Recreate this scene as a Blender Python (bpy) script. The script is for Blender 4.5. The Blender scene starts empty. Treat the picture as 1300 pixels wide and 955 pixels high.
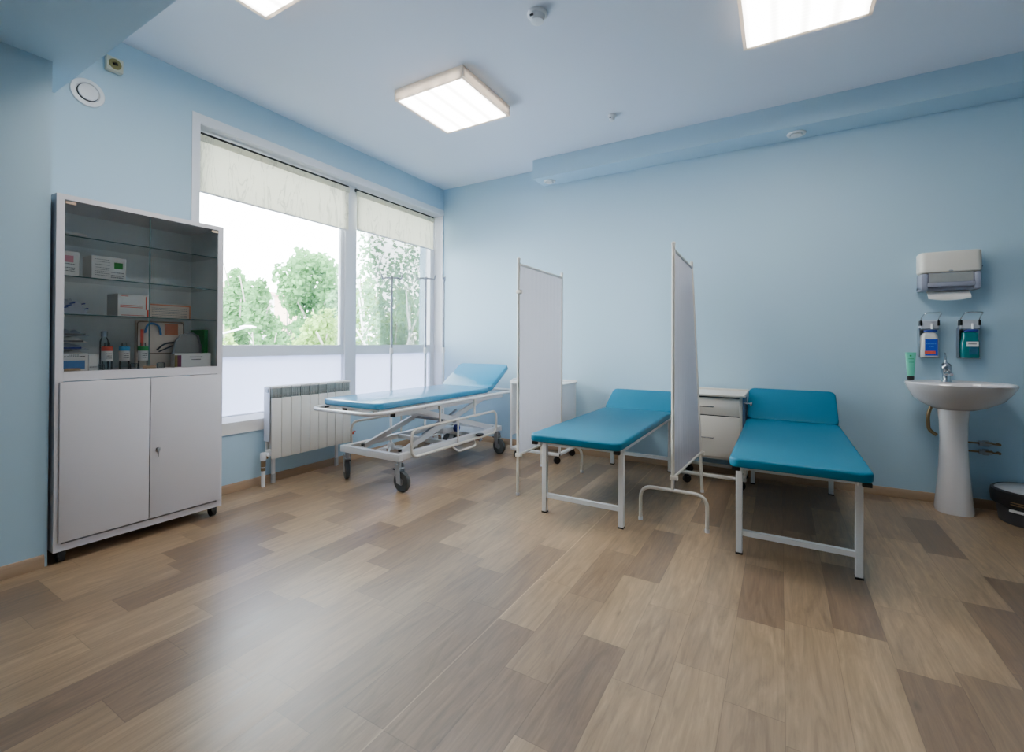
import bpy, bmesh, math, random
from mathutils import Vector, Matrix
random.seed(7)
PI = math.pi
COL = bpy.context.scene.collection
scene = bpy.context.scene

# ------------------------------------------------------------------ helpers
def srgb(r, g, b):
    f = lambda c: (c/255/12.92) if c/255 <= .04045 else ((c/255+.055)/1.055)**2.4
    return (f(r), f(g), f(b), 1)

def set_in(n, key, v):
    if key in n.inputs: n.inputs[key].default_value = v

def mat(name, col, rough=.5, metal=0, spec=.5, var=.04, scale=6, bump=0, coat=0, transm=0):
    m = bpy.data.materials.new(name); m.use_nodes = True
    nt = m.node_tree; b = nt.nodes['Principled BSDF']
    tc = nt.nodes.new('ShaderNodeTexCoord'); nz = nt.nodes.new('ShaderNodeTexNoise')
    nz.inputs['Scale'].default_value = scale; nz.inputs['Detail'].default_value = 4
    nt.links.new(tc.outputs['Object'], nz.inputs['Vector'])
    mr = nt.nodes.new('ShaderNodeMapRange'); mr.inputs['To Min'].default_value = 1-var; mr.inputs['To Max'].default_value = 1+var
    nt.links.new(nz.outputs['Fac'], mr.inputs['Value'])
    mx = nt.nodes.new('ShaderNodeVectorMath'); mx.operation = 'SCALE'; mx.inputs[0].default_value = col[:3]
    nt.links.new(mr.outputs['Result'], mx.inputs['Scale']); nt.links.new(mx.outputs['Vector'], b.inputs['Base Color'])
    set_in(b, 'Roughness', rough); set_in(b, 'Metallic', metal); set_in(b, 'Specular IOR Level', spec)
    set_in(b, 'Coat Weight', coat); set_in(b, 'Transmission Weight', transm)
    if bump:
        bp = nt.nodes.new('ShaderNodeBump'); bp.inputs['Strength'].default_value = bump; bp.inputs['Distance'].default_value = .002
        n2 = nt.nodes.new('ShaderNodeTexNoise'); n2.inputs['Scale'].default_value = scale*20
        nt.links.new(tc.outputs['Object'], n2.inputs['Vector']); nt.links.new(n2.outputs['Fac'], bp.inputs['Height'])
        nt.links.new(bp.outputs['Normal'], b.inputs['Normal'])
    return m

def rotm(rx=0, ry=0, rz=0):
    return (Matrix.Rotation(rz, 4, 'Z') @ Matrix.Rotation(ry, 4, 'Y') @ Matrix.Rotation(rx, 4, 'X'))

class MB:
    """collects shapes in world coordinates into ONE mesh"""
    def __init__(s): s.bm = bmesh.new(); s.mi = 0; s.M = Matrix.Identity(4)
    def _add(s, t, smooth=False):
        for f in t.faces: f.material_index = s.mi; f.smooth = smooth
        t.transform(s.M)
        me = bpy.data.meshes.new('t'); t.to_mesh(me); t.free(); s.bm.from_mesh(me); bpy.data.meshes.remove(me)
        return s
    def box(s, x0, x1, y0, y1, z0, z1, bev=0, seg=2, M=None):
        t = bmesh.new(); bmesh.ops.create_cube(t, size=1)
        for v in t.verts: v.co = ((x0+x1)/2+v.co.x*(x1-x0), (y0+y1)/2+v.co.y*(y1-y0), (z0+z1)/2+v.co.z*(z1-z0))
        if bev: bmesh.ops.bevel(t, geom=t.edges[:], offset=bev, segments=seg, affect='EDGES', profile=.5)
        if M is not None: t.transform(M)
        return s._add(t, bool(bev))
    def prism(s, poly, z0, z1, bev=0, seg=3, M=None, axis='z', smooth=None):
        t = bmesh.new()
        P = {'z': lambda a, b, c: (a, b, c), 'x': lambda a, b, c: (c, a, b), 'y': lambda a, b, c: (a, c, b)}[axis]
        lo = [t.verts.new(P(a, b, z0)) for a, b in poly]; hi = [t.verts.new(P(a, b, z1)) for a, b in poly]
        n = len(poly); t.faces.new(lo[::-1]); t.faces.new(hi)
        for i in range(n): t.faces.new((lo[i], lo[(i+1) % n], hi[(i+1) % n], hi[i]))
        bmesh.ops.recalc_face_normals(t, faces=t.faces[:])
        if bev:
            es = [e for e in t.edges if (e.verts[0] in lo) == (e.verts[1] in lo)]
            bmesh.ops.bevel(t, geom=es, offset=bev, segments=seg, affect='EDGES', profile=.5)
        if M is not None: t.transform(M)
        return s._add(t, bool(bev) if smooth is None else smooth)
    def tube(s, path, r, seg=10, closed=False, r1=None):
        path = [Vector(p) for p in path]; n = len(path); t = bmesh.new(); rings = []
        tang = []
        for i in range(n):
            if closed: d = path[(i+1) % n]-path[i-1]
            else: d = path[min(i+1, n-1)]-path[max(i-1, 0)]
            tang.append(d.normalized())
        u = tang[0].orthogonal().normalized()
        for i in range(n):
            u = (u-tang[i]*u.dot(tang[i])).normalized(); w = tang[i].cross(u)
            rr = r if r1 is None else r+(r1-r)*i/(n-1)
            rings.append([t.verts.new(path[i]+(u*math.cos(2*PI*k/seg)+w*math.sin(2*PI*k/seg))*rr) for k in range(seg)])
        m = n if closed else n-1
        for i in range(m):
            a, b = rings[i], rings[(i+1) % n]
            off = 0
            if closed and i == n-1:
                off = min(range(seg), key=lambda o: (a[0].co-b[o].co).length)
            for k in range(seg): t.faces.new((a[k], a[(k+1) % seg], b[(k+1+off) % seg], b[(k+off) % seg]))
        if not closed: t.faces.new(rings[0][::-1]); t.faces.new(rings[-1])
        bmesh.ops.recalc_face_normals(t, faces=t.faces[:])
        return s._add(t, True)
    def cyl(s, p0, p1, r, seg=16, r1=None): return s.tube([p0, p1], r, seg, r1=r1)
    def bar(s, p0, p1, w, h, up=(0, 0, 1)):
        """rectangular bar from p0 to p1"""
        p0, p1, up = Vector(p0), Vector(p1), Vector(up); d = (p1-p0).normalized(); a = d.cross(up).normalized(); b = a.cross(d)
        t = bmesh.new(); vs = []
        for p in (p0, p1):
            vs.append([t.verts.new(p+a*sx*w/2+b*sy*h/2) for sx, sy in ((-1, -1), (1, -1), (1, 1), (-1, 1))])
        t.faces.new(vs[0][::-1]); t.faces.new(vs[1])
        for k in range(4): t.faces.new((vs[0][k], vs[0][(k+1) % 4], vs[1][(k+1) % 4], vs[1][k]))
        bmesh.ops.recalc_face_normals(t, faces=t.faces[:])
        return s._add(t)
    def lathe(s, prof, c, seg=32, M=None, sx=1, sy=1, cap=True):
        t = bmesh.new(); rings = []
        for r, z in prof: rings.append([t.verts.new((c[0]+sx*r*math.cos(2*PI*k/seg), c[1]+sy*r*math.sin(2*PI*k/seg), c[2]+z)) for k in range(seg)])
        for a, b in zip(rings, rings[1:]):
            for k in range(seg): t.faces.new((a[k], a[(k+1) % seg], b[(k+1) % seg], b[k]))
        if cap: t.faces.new(rings[0][::-1]); t.faces.new(rings[-1])
        bmesh.ops.recalc_face_normals(t, faces=t.faces[:])
        if M is not None: t.transform(M)
        return s._add(t, True)
    def loft(s, rings, cap=True, smooth=True):
        t = bmesh.new(); R = [[t.verts.new(p) for p in r] for r in rings]; n = len(R[0])
        for a, b in zip(R, R[1:]):
            for k in range(n): t.faces.new((a[k], a[(k+1) % n], b[(k+1) % n], b[k]))
        if cap: t.faces.new(R[0][::-1]); t.faces.new(R[-1])
        bmesh.ops.recalc_face_normals(t, faces=t.faces[:])
        return s._add(t, smooth)
    def grid(s, fn, nu, nv, thick=0):
        """surface fn(u,v) on [0,1]^2"""
        t = bmesh.new(); V = [[t.verts.new(fn(i/nu, j/nv)) for j in range(nv+1)] for i in range(nu+1)]
        for i in range(nu):
            for j in range(nv): t.faces.new((V[i][j], V[i+1][j], V[i+1][j+1], V[i][j+1]))
        if thick:
            bmesh.ops.recalc_face_normals(t, faces=t.faces[:])
            bmesh.ops.solidify(t, geom=t.faces[:], thickness=thick)
        return s._add(t, True)
    def quad(s, a, b, c, d):
        t = bmesh.new(); t.faces.new([t.verts.new(p) for p in (a, b, c, d)]); return s._add(t)
    def build(s, name, mats, parent=None, label=None, origin=None):
        if not isinstance(mats, (list, tuple)): mats = [mats]
        o0 = Vector(origin) if origin is not None else (Vector(parent['_o']) if parent is not None else Vector((0, 0, 0)))
        s.bm.transform(Matrix.Translation(-o0))
        me = bpy.data.meshes.new(name); s.bm.to_mesh(me); s.bm.free()
        for m in mats: me.materials.append(m)
        o = bpy.data.objects.new(name, me); COL.objects.link(o); o['_o'] = tuple(o0)
        if parent is not None:
            o.parent = parent
            if parent.get('_p'): o.location = (0, 0, 0)
            o['_p'] = 1
        else: o.location = o0
        try: me.set_sharp_from_angle(angle=math.radians(42))
        except Exception: pass
        if label: o['label'] = label
        return o

def thing(name, label, cat, loc, group=None):
    o = bpy.data.objects.new(name, None); COL.objects.link(o); o.location = loc; o.empty_display_size = .1
    o['_o'] = tuple(loc); o['label'] = label; o['category'] = cat
    if group: o['group'] = group
    return o
def tag(o, label, cat, group=None, kind=None):
    o['label'] = label; o['category'] = cat
    if group: o['group'] = group
    if kind: o['kind'] = kind
    return o
def struct(o, label=None, cat=None):
    o['kind'] = 'structure'
    if label: o['label'] = label
    if cat: o['category'] = cat
    return o
def copy_tree(o, parent=None):
    c = o.copy(); COL.objects.link(c)
    if parent is not None: c.parent = parent
    for ch in list(o.children): copy_tree(ch, c)
    return c
def fillet(pts, rad, n=6, closed=False):
    pts = [Vector(p) for p in pts]; out = []; N = len(pts)
    for i, p in enumerate(pts):
        if not closed and i in (0, N-1): out.append(p); continue
        a = (pts[i-1]-p); b = (pts[(i+1) % N]-p); r = min(rad, a.length*.49, b.length*.49)
        a = p+a.normalized()*r; b = p+b.normalized()*r
        for k in range(n+1):
            t = k/n; out.append((1-t)**2*a+2*t*(1-t)*p+t*t*b)
    return out
def rrect(x0, x1, y0, y1, r, n=5):
    out = []
    for cx, cy, a0 in ((x1-r, y1-r, 0), (x0+r, y1-r, PI/2), (x0+r, y0+r, PI), (x1-r, y0+r, 1.5*PI)):
        for k in range(n+1): a = a0+PI/2*k/n; out.append((cx+r*math.cos(a), cy+r*math.sin(a)))
    return out

# ------------------------------------------------------------------ camera
CAM = Vector((3.407, -4.215, 1.08)); YAW, PITCH, ROLL, F = .5302, .0059, .00496, 581.9
fw = Vector((-math.sin(YAW)*math.cos(PITCH), math.cos(YAW)*math.cos(PITCH), math.sin(PITCH)))
rt = Vector((math.cos(YAW), math.sin(YAW), 0)); up = rt.cross(fw)
r2 = rt*math.cos(ROLL)+up*math.sin(ROLL); u2 = -rt*math.sin(ROLL)+up*math.cos(ROLL)
cd = bpy.data.cameras.new('camera'); co = bpy.data.objects.new('camera', cd); COL.objects.link(co)
co.matrix_world = Matrix(((r2.x, u2.x, -fw.x, CAM.x), (r2.y, u2.y, -fw.y, CAM.y), (r2.z, u2.z, -fw.z, CAM.z), (0, 0, 0, 1)))
cd.sensor_fit = 'HORIZONTAL'; cd.sensor_width = 36; cd.lens = F/1300*36; cd.shift_y = -45/1300; cd.clip_start = .05; cd.clip_end = 400
scene.camera = co

# ------------------------------------------------------------------ materials
M = {}
M['wall'] = mat('wall_paint', srgb(174, 202, 218), .55, spec=.35, var=.012, scale=2, bump=.05)
M['ceiling'] = mat('ceiling_paint', srgb(214, 220, 230), .8, spec=.2, var=.01, scale=2)
M['white'] = mat('white_enamel', srgb(226, 226, 226), .32, var=.015)
M['offwhite'] = mat('cream_enamel', srgb(222, 216, 205), .38, var=.015)
M['cabinet'] = mat('cabinet_enamel', srgb(222, 218, 222), .38, var=.01)
M['cabin'] = mat('cabinet_inside', srgb(243, 249, 250), .5, var=.01)
M['pole'] = mat('pole_grey', srgb(150, 154, 166), .4, var=.02)
M['pvc'] = mat('window_plastic', srgb(216, 219, 226), .35, var=.01)
M['casing'] = mat('window_casing_paint', srgb(224, 224, 228), .45, var=.01)
M['sill'] = mat('sill_board', srgb(226, 222, 216), .4, var=.03, scale=12)
M['dark'] = mat('dark_gap', srgb(38, 38, 40), .7)
M['black'] = mat('black_plastic', srgb(20, 20, 22), .42)
M['rubber'] = mat('grey_rubber', srgb(72, 78, 80), .6, var=.06)
M['chrome'] = mat('chrome', srgb(200, 202, 206), .14, metal=1, var=.02)
M['steel'] = mat('brushed_steel', srgb(168, 172, 178), .35, metal=1, var=.05)
M['vinylA'] = mat('gurney_vinyl', srgb(0, 132, 172), .3, coat=.5, spec=.7, var=.03, scale=3, bump=.04)
M['vinylB'] = mat('couch_vinyl', srgb(0, 112, 142), .48, spec=.35, var=.025, scale=4, bump=.08)
M['bracket'] = mat('galvanised', srgb(176, 180, 184), .4, metal=.4)
M['vent'] = mat('radiator_grille', srgb(168, 177, 174), .5)
M['radiator'] = mat('radiator_enamel', srgb(224, 221, 214), .3, var=.01)
M['porcelain'] = mat('porcelain', srgb(222, 216, 214), .12, spec=.6, var=.01)
M['plate'] = mat('satin_plate', srgb(206, 206, 212), .4, metal=.15)
M['brass'] = mat('dull_brass', srgb(140, 118, 88), .4, metal=.8)
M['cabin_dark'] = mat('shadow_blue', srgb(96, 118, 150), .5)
M['paper'] = mat('paper_white', srgb(232, 230, 226), .7, var=.02)
M['paperwarm'] = mat('paper_warm', srgb(214, 200, 186), .7, var=.06, scale=30)
M['ink'] = mat('grey_print', srgb(120, 120, 124), .7)
M['inkdark'] = mat('dark_print', srgb(50, 52, 58), .7)
M['pink'] = mat('pink_print', srgb(222, 150, 165), .6)
M['green'] = mat('green_print', srgb(30, 140, 60), .6)
M['red'] = mat('red_print', srgb(225, 90, 70), .6)
M['orange'] = mat('orange_print', srgb(205, 128, 95), .6, var=.15, scale=40)
M['blueprint'] = mat('blue_print', srgb(80, 130, 190), .6, var=.15, scale=40)
M['navy'] = mat('navy_print', srgb(40, 60, 150), .6)
M['purple'] = mat('mauve_print', srgb(120, 60, 90), .6)
M['ochre'] = mat('olive_print', srgb(140, 130, 80), .6)
M['cyan'] = mat('cyan_print', srgb(80, 165, 220), .6)
M['brownclip'] = mat('brown_clip', srgb(120, 100, 78), .5)
M['tan'] = mat('tan_clip', srgb(205, 180, 150), .5)
M['greycloth'] = mat('grey_wrap', srgb(150, 152, 150), .6, var=.1, scale=20)
M['skirt'] = None
M['soapwhite'] = mat('soap_bottle_white', srgb(218, 214, 208), .35)
M['royal'] = mat('royal_blue_label', srgb(20, 70, 190), .5, var=.08, scale=60)
M['teal'] = mat('teal_liquid', srgb(0, 120, 125), .15, spec=.6, var=.06)
M['tealdark'] = mat('teal_picture', srgb(40, 95, 125), .4, var=.3, scale=50)
M['mint'] = mat('mint_tube', srgb(105, 205, 175), .35, var=.06, scale=20)
M['smoky'] = mat('smoky_plastic', srgb(150, 152, 168), .2, spec=.5, var=.03)
M['sockets'] = mat('ivory_plastic', srgb(200, 196, 176), .45)
M['lid'] = mat('lid_grey', srgb(168, 170, 172), .4)
M['lowbin'] = mat('bin_lower', srgb(66, 68, 72), .5)


def floor_mat():
    m = bpy.data.materials.new('plank_floor'); m.use_nodes = True; nt = m.node_tree; N = nt.nodes; L = nt.links
    b = N['Principled BSDF']; g = N.new('ShaderNodeNewGeometry'); sep = N.new('ShaderNodeSeparateXYZ'); L.new(g.outputs['Position'], sep.inputs[0])
    def mth(op, a, bb=None):
        n = N.new('ShaderNodeMath'); n.operation = op
        for i, x in enumerate((a, bb)):
            if x is None: continue
            if isinstance(x, (int, float)): n.inputs[i].default_value = x
            else: L.new(x, n.inputs[i])
        return n.outputs[0]
    W, LEN = .1613, 1.02
    sx = mth('DIVIDE', mth('SUBTRACT', sep.outputs['X'], 3.42), W); strip = mth('FLOOR', sx); fx = mth('FRACT', sx)
    wn = N.new('ShaderNodeTexWhiteNoise'); wn.noise_dimensions = '1D'; L.new(strip, wn.inputs['W'])
    sy = mth('ADD', mth('DIVIDE', sep.outputs['Y'], LEN), mth('MULTIPLY', wn.outputs['Value'], 7)); row = mth('FLOOR', sy); fy = mth('FRACT', sy)
    c0 = N.new('ShaderNodeCombineXYZ'); L.new(strip, c0.inputs[0]); L.new(row, c0.inputs[1]); c0.inputs[2].default_value = 3.7
    ws = N.new('ShaderNodeTexWhiteNoise'); ws.noise_dimensions = '3D'; L.new(c0.outputs[0], ws.inputs['Vector'])
    split = mth('ADD', mth('MULTIPLY', ws.outputs['Value'], .3), .35); sub = mth('GREATER_THAN', fy, split)
    cid = N.new('ShaderNodeCombineXYZ'); L.new(strip, cid.inputs[0]); L.new(row, cid.inputs[1]); L.new(mth('MULTIPLY', sub, 1.31), cid.inputs[2])
    wp = N.new('ShaderNodeTexWhiteNoise'); wp.noise_dimensions = '3D'; L.new(cid.outputs[0], wp.inputs['Vector'])
    ramp = N.new('ShaderNodeValToRGB'); L.new(wp.outputs['Value'], ramp.inputs[0]); e = ramp.color_ramp.elements
    e[0].position = 0; e[0].color = srgb(124, 100, 78); e[1].position = 1; e[1].color = srgb(164, 136, 104)
    for p, c in ((.22, srgb(130, 106, 83)), (.34, srgb(143, 118, 92)), (.5, srgb(153, 126, 97)), (.75, srgb(159, 132, 102))):
        x = e.new(p); x.color = c
    # grain, stretched along each plank and shifted per plank
    cv = N.new('ShaderNodeCombineXYZ'); L.new(mth('MULTIPLY', sep.outputs['X'], 20), cv.inputs[0]); L.new(mth('MULTIPLY', sep.outputs['Y'], 2.6), cv.inputs[1]); L.new(mth('MULTIPLY', wp.outputs['Value'], 90), cv.inputs[2])
    n1 = N.new('ShaderNodeTexNoise'); n1.inputs['Scale'].default_value = 1; n1.inputs['Detail'].default_value = 8; n1.inputs['Roughness'].default_value = .65; n1.inputs['Distortion'].default_value = 1.6; L.new(cv.outputs[0], n1.inputs['Vector'])
    cv2 = N.new('ShaderNodeCombineXYZ'); L.new(mth('MULTIPLY', sep.outputs['X'], 150), cv2.inputs[0]); L.new(mth('MULTIPLY', sep.outputs['Y'], 5), cv2.inputs[1]); L.new(mth('MULTIPLY', wp.outputs['Value'], 50), cv2.inputs[2])
    n2 = N.new('ShaderNodeTexNoise'); n2.inputs['Scale'].default_value = 1; n2.inputs['Detail'].default_value = 3; L.new(cv2.outputs[0], n2.inputs['Vector'])
    # knots
    cv3 = N.new('ShaderNodeCombineXYZ'); L.new(mth('MULTIPLY', sep.outputs['X'], 6.2), cv3.inputs[0]); L.new(mth('MULTIPLY', sep.outputs['Y'], 2.4), cv3.inputs[1])
    vo = N.new('ShaderNodeTexVoronoi'); vo.inputs['Scale'].default_value = 1; L.new(cv3.outputs[0], vo.inputs['Vector'])
    kn = N.new('ShaderNodeMapRange'); kn.inputs['From Min'].default_value = .0; kn.inputs['From Max'].default_value = .09; kn.inputs['To Min'].default_value = .62; kn.inputs['To Max'].default_value = 1; L.new(vo.outputs['Distance'], kn.inputs['Value'])
    def rng(v, a, bb, lo, hi):
        n = N.new('ShaderNodeMapRange'); n.inputs['From Min'].default_value = a; n.inputs['From Max'].default_value = bb; n.inputs['To Min'].default_value = lo; n.inputs['To Max'].default_value = hi; L.new(v, n.inputs['Value']); return n.outputs['Result']
    k = mth('MULTIPLY', rng(n1.outputs['Fac'], .25, .75, .6, 1.3), rng(n2.outputs['Fac'], .2, .8, .84, 1.12)); k = mth('MULTIPLY', k, kn.outputs['Result'])
    ex = mth('MINIMUM', fx, mth('SUBTRACT', 1, fx)); ey = mth('MULTIPLY', mth('MINIMUM', mth('MINIMUM', fy, mth('SUBTRACT', 1, fy)), mth('ABSOLUTE', mth('SUBTRACT', fy, split))), LEN/W)
    k = mth('MULTIPLY', k, rng(mth('MINIMUM', ex, ey), 0, .012, .62, 1))
    k = mth('ADD', k, mth('MULTIPLY', mth('LESS_THAN', mth('ABSOLUTE', mth('SUBTRACT', sep.outputs['X'], 2.4525)), .0022), .8))
    sc = N.new('ShaderNodeVectorMath'); sc.operation = 'SCALE'; L.new(ramp.outputs['Color'], sc.inputs[0]); L.new(k, sc.inputs['Scale']); L.new(sc.outputs['Vector'], b.inputs['Base Color'])
    L.new(rng(n1.outputs['Fac'], .3, .7, .30, .40), b.inputs['Roughness']); set_in(b, 'Specular IOR Level', .75)
    bp = N.new('ShaderNodeBump'); bp.inputs['Strength'].default_value = .12; bp.inputs['Distance'].default_value = .001; L.new(n2.outputs['Fac'], bp.inputs['Height']); L.new(bp.outputs['Normal'], b.inputs['Normal'])
    return m
M['floor'] = floor_mat()
def wood_mat(name, c):
    m = mat(name, c, .45, var=.18, scale=5); nt = m.node_tree
    nz = [n for n in nt.nodes if n.type == 'TEX_NOISE'][0]; mp = nt.nodes.new('ShaderNodeMapping'); tc = [n for n in nt.nodes if n.type == 'TEX_COORD'][0]
    mp.inputs['Scale'].default_value = (1, 1, 12); nt.links.new(tc.outputs['Object'], mp.inputs['Vector']); nt.links.new(mp.outputs['Vector'], nz.inputs['Vector']); return m
M['skirt'] = wood_mat('skirting_wood', srgb(168, 140, 112))

def glass_mat(name, tint=(1, 1, 1, 1), ior=1.45):
    m = bpy.data.materials.new(name); m.use_nodes = True; nt = m.node_tree; N = nt.nodes; L = nt.links; N.clear()
    out = N.new('ShaderNodeOutputMaterial'); tr = N.new('ShaderNodeBsdfTransparent'); tr.inputs[0].default_value = tint
    gl = N.new('ShaderNodeBsdfGlossy'); gl.inputs['Roughness'].default_value = .02; fr = N.new('ShaderNodeFresnel'); fr.inputs[0].default_value = ior
    tc = N.new('ShaderNodeTexCoord'); nz = N.new('ShaderNodeTexNoise'); nz.inputs['Scale'].default_value = 1.5; L.new(tc.outputs['Object'], nz.inputs['Vector'])
    mu = N.new('ShaderNodeMath'); mu.operation = 'MULTIPLY'; L.new(fr.outputs[0], mu.inputs[0])
    mr = N.new('ShaderNodeMapRange'); mr.inputs['To Min'].default_value = .8; mr.inputs['To Max'].default_value = 1; L.new(nz.outputs['Fac'], mr.inputs['Value']); L.new(mr.outputs['Result'], mu.inputs[1])
    mx = N.new('ShaderNodeMixShader'); L.new(mu.outputs[0], mx.inputs[0]); L.new(tr.outputs[0], mx.inputs[1]); L.new(gl.outputs[0], mx.inputs[2]); L.new(mx.outputs[0], out.inputs[0])
    return m
M['glass'] = glass_mat('window_glass', (.97, .99, .98, 1))
M['cabglass'] = glass_mat('cabinet_glass', (.985, .995, .995, 1), 1.3)
M['doorglass'] = glass_mat('cabinet_door_glass', (.975, .99, .99, 1), 1.42)
M['clear'] = glass_mat('clear_glassware', (.86, .91, .92, 1))
M['shelfglass'] = mat('shelf_glass_edge', srgb(70, 110, 110), .2)
def translucent_mat(name, c, mixdiff=.4, pattern=None, tint=None):
    m = bpy.data.materials.new(name); m.use_nodes = True; nt = m.node_tree; N = nt.nodes; L = nt.links; N.clear()
    out = N.new('ShaderNodeOutputMaterial'); t = N.new('ShaderNodeBsdfTranslucent'); d = N.new('ShaderNodeBsdfDiffuse'); mx = N.new('ShaderNodeMixShader'); mx.inputs[0].default_value = mixdiff
    tc = N.new('ShaderNodeTexCoord'); nz = N.new('ShaderNodeTexNoise'); L.new(tc.outputs['Object'], nz.inputs['Vector'])
    mr = N.new('ShaderNodeMapRange'); L.new(nz.outputs['Fac'], mr.inputs['Value'])
    if pattern == 'birch':      # faint upright twig lines printed on the blind
        mp = N.new('ShaderNodeMapping'); mp.inputs['Scale'].default_value = (1, 3.2, .55); L.new(tc.outputs['Object'], mp.inputs['Vector'])
        nz.inputs['Scale'].default_value = 2.2; nz.inputs['Detail'].default_value = 5; nz.inputs['Distortion'].default_value = 2.2; L.new(mp.outputs['Vector'], nz.inputs['Vector'])
        a = N.new('ShaderNodeMath'); a.operation = 'SUBTRACT'; a.inputs[1].default_value = .5; L.new(nz.outputs['Fac'], a.inputs[0]); ab = N.new('ShaderNodeMath'); ab.operation = 'ABSOLUTE'; L.new(a.outputs[0], ab.inputs[0]); L.new(ab.outputs[0], mr.inputs['Value'])
        mr.inputs['From Min'].default_value = 0; mr.inputs['From Max'].default_value = .02; mr.inputs['To Min'].default_value = .74; mr.inputs['To Max'].default_value = 1
    elif pattern == 'leaf':
        nz.inputs['Scale'].default_value = .9; mr.inputs['From Min'].default_value = .3; mr.inputs['From Max'].default_value = .7; mr.inputs['To Min'].default_value = .62; mr.inputs['To Max'].default_value = 1.15
        gi = N.new('ShaderNodeNewGeometry'); m2 = N.new('ShaderNodeMapRange'); m2.inputs['To Min'].default_value = .6; m2.inputs['To Max'].default_value = 1.2; L.new(gi.outputs['Random Per Island'], m2.inputs['Value'])
        mm = N.new('ShaderNodeMath'); mm.operation = 'MULTIPLY'; L.new(mr.outputs['Result'], mm.inputs[0]); L.new(m2.outputs['Result'], mm.inputs[1])
        class _P: outputs = {'Result': mm.outputs[0]}
        mr = _P
    else: nz.inputs['Scale'].default_value = 9; mr.inputs['To Min'].default_value = .97; mr.inputs['To Max'].default_value = 1.02
    sc = N.new('ShaderNodeVectorMath'); sc.operation = 'SCALE'; sc.inputs[0].default_value = c[:3]; L.new(mr.outputs['Result'], sc.inputs['Scale'])
    L.new(sc.outputs['Vector'], t.inputs[0]); L.new(sc.outputs['Vector'], d.inputs[0]); L.new(t.outputs[0], mx.inputs[1]); L.new(d.outputs[0], mx.inputs[2]); L.new(mx.outputs[0], out.inputs[0]); return m
M['frost'] = translucent_mat('frosted_film', srgb(214, 218, 232), .5)
M['blind'] = translucent_mat('blind_fabric', srgb(234, 232, 219), .5, 'birch')
M['cloth'] = translucent_mat('screen_fabric', srgb(188, 186, 193), .74)
M['lightrim'] = translucent_mat('light_housing', srgb(236, 228, 218), .62)
M['pouch'] = translucent_mat('clear_wrap', srgb(200, 205, 215), .6)
M['leafA'] = translucent_mat('leaf_green', srgb(112, 164, 108), .5, 'leaf')
M['leafB'] = translucent_mat('leaf_pale', srgb(152, 188, 108), .5, 'leaf')
M['leafC'] = translucent_mat('leaf_birch', srgb(128, 172, 128), .5, 'leaf')
M['bark'] = mat('grey_bark', srgb(150, 145, 135), .9, var=.2, scale=8)
M['birch'] = mat('birch_bark', srgb(226, 226, 224), .8, var=.25, scale=14)
M['ground_grey'] = mat('neutral_bounce_ground', srgb(150, 152, 162), .9, var=.15, scale=1)  # unseen ground, made grey so its bounce does not tint the ceiling green
M['wallfar'] = mat('wall_paint_bounce', srgb(140, 164, 180), .6, var=.02)  # unseen walls, toned darker than the rest to set their bounced light
M['brick'] = mat('peach_render', srgb(226, 190, 170), .8, var=.06, scale=3)
M['roof'] = mat('roof_sheet', srgb(214, 170, 165), .7, var=.08, scale=2)
M['greywall'] = mat('pale_render', srgb(220, 216, 214), .8, var=.04, scale=3)
M['panedark'] = mat('far_window', srgb(130, 145, 160), .2)

def emit_mat(name, col, s):
    """prismatic diffuser: four lamp bands glowing behind fine louvre ticks"""
    m = bpy.data.materials.new(name); m.use_nodes = True; nt = m.node_tree; N = nt.nodes; L = nt.links; N.clear()
    out = N.new('ShaderNodeOutputMaterial'); em = N.new('ShaderNodeEmission'); em.inputs[0].default_value = col
    tc = N.new('ShaderNodeTexCoord'); sp = N.new('ShaderNodeSeparateXYZ'); L.new(tc.outputs['Object'], sp.inputs[0])
    def wave(sock, per, lo, hi, pw):
        a = N.new('ShaderNodeMath'); a.operation = 'MULTIPLY'; a.inputs[1].default_value = 2*PI/per; L.new(sock, a.inputs[0])
        c = N.new('ShaderNodeMath'); c.operation = 'COSINE'; L.new(a.outputs[0], c.inputs[0])
        r = N.new('ShaderNodeMapRange'); r.inputs['From Min'].default_value = -1; r.inputs['To Min'].default_value = lo; r.inputs['To Max'].default_value = hi; L.new(c.outputs[0], r.inputs['Value']); return r.outputs['Result']
    mu = N.new('ShaderNodeMath'); mu.operation = 'MULTIPLY'; L.new(wave(sp.outputs['X'], .14, 1.35*s, .45*s, 1), mu.inputs[0]); L.new(wave(sp.outputs['Y'], .03, .94, 1.06, 1), mu.inputs[1])
    L.new(mu.outputs[0], em.inputs[1]); L.new(em.outputs[0], out.inputs[0]); return m
PANEL = 13
M['lamp'] = emit_mat('lit_diffuser', (1, .975, .93, 1), PANEL)

# ------------------------------------------------------------------ the room
CEIL, X1, Y0 = 2.872, 5.9, -6.4
struct(MB().box(-.4, X1+.2, Y0-.2, .2, -.12, 0).build('floor', M['floor']), 'grey-brown wood plank floor', 'floor')
struct(MB().box(-.4, X1+.2, Y0-.2, .2, CEIL, CEIL+.12).build('ceiling', M['ceiling']), 'plain white ceiling', 'ceiling')
OY0, OY1, OZ0, OZ1 = -2.61, -.012, .47, 2.568      # window opening
w = MB(); w.box(-.35, 0, Y0, OY0, 0, CEIL); w.box(-.35, 0, OY0, .2, 0, OZ0); w.box(-.35, 0, OY0, .2, OZ1, CEIL); w.box(-.35, 0, OY1, .2, OZ0, OZ1)
struct(w.build('wall_left', M['wall']), 'pale blue window wall', 'wall')
struct(MB().box(0, X1, 0, .2, 0, CEIL).build('wall_back', M['wall']), 'pale blue back wall', 'wall')
struct(MB().box(X1, X1+.2, Y0, .2, 0, CEIL).build('wall_right', M['wallfar']), 'pale blue side wall', 'wall')
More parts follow.
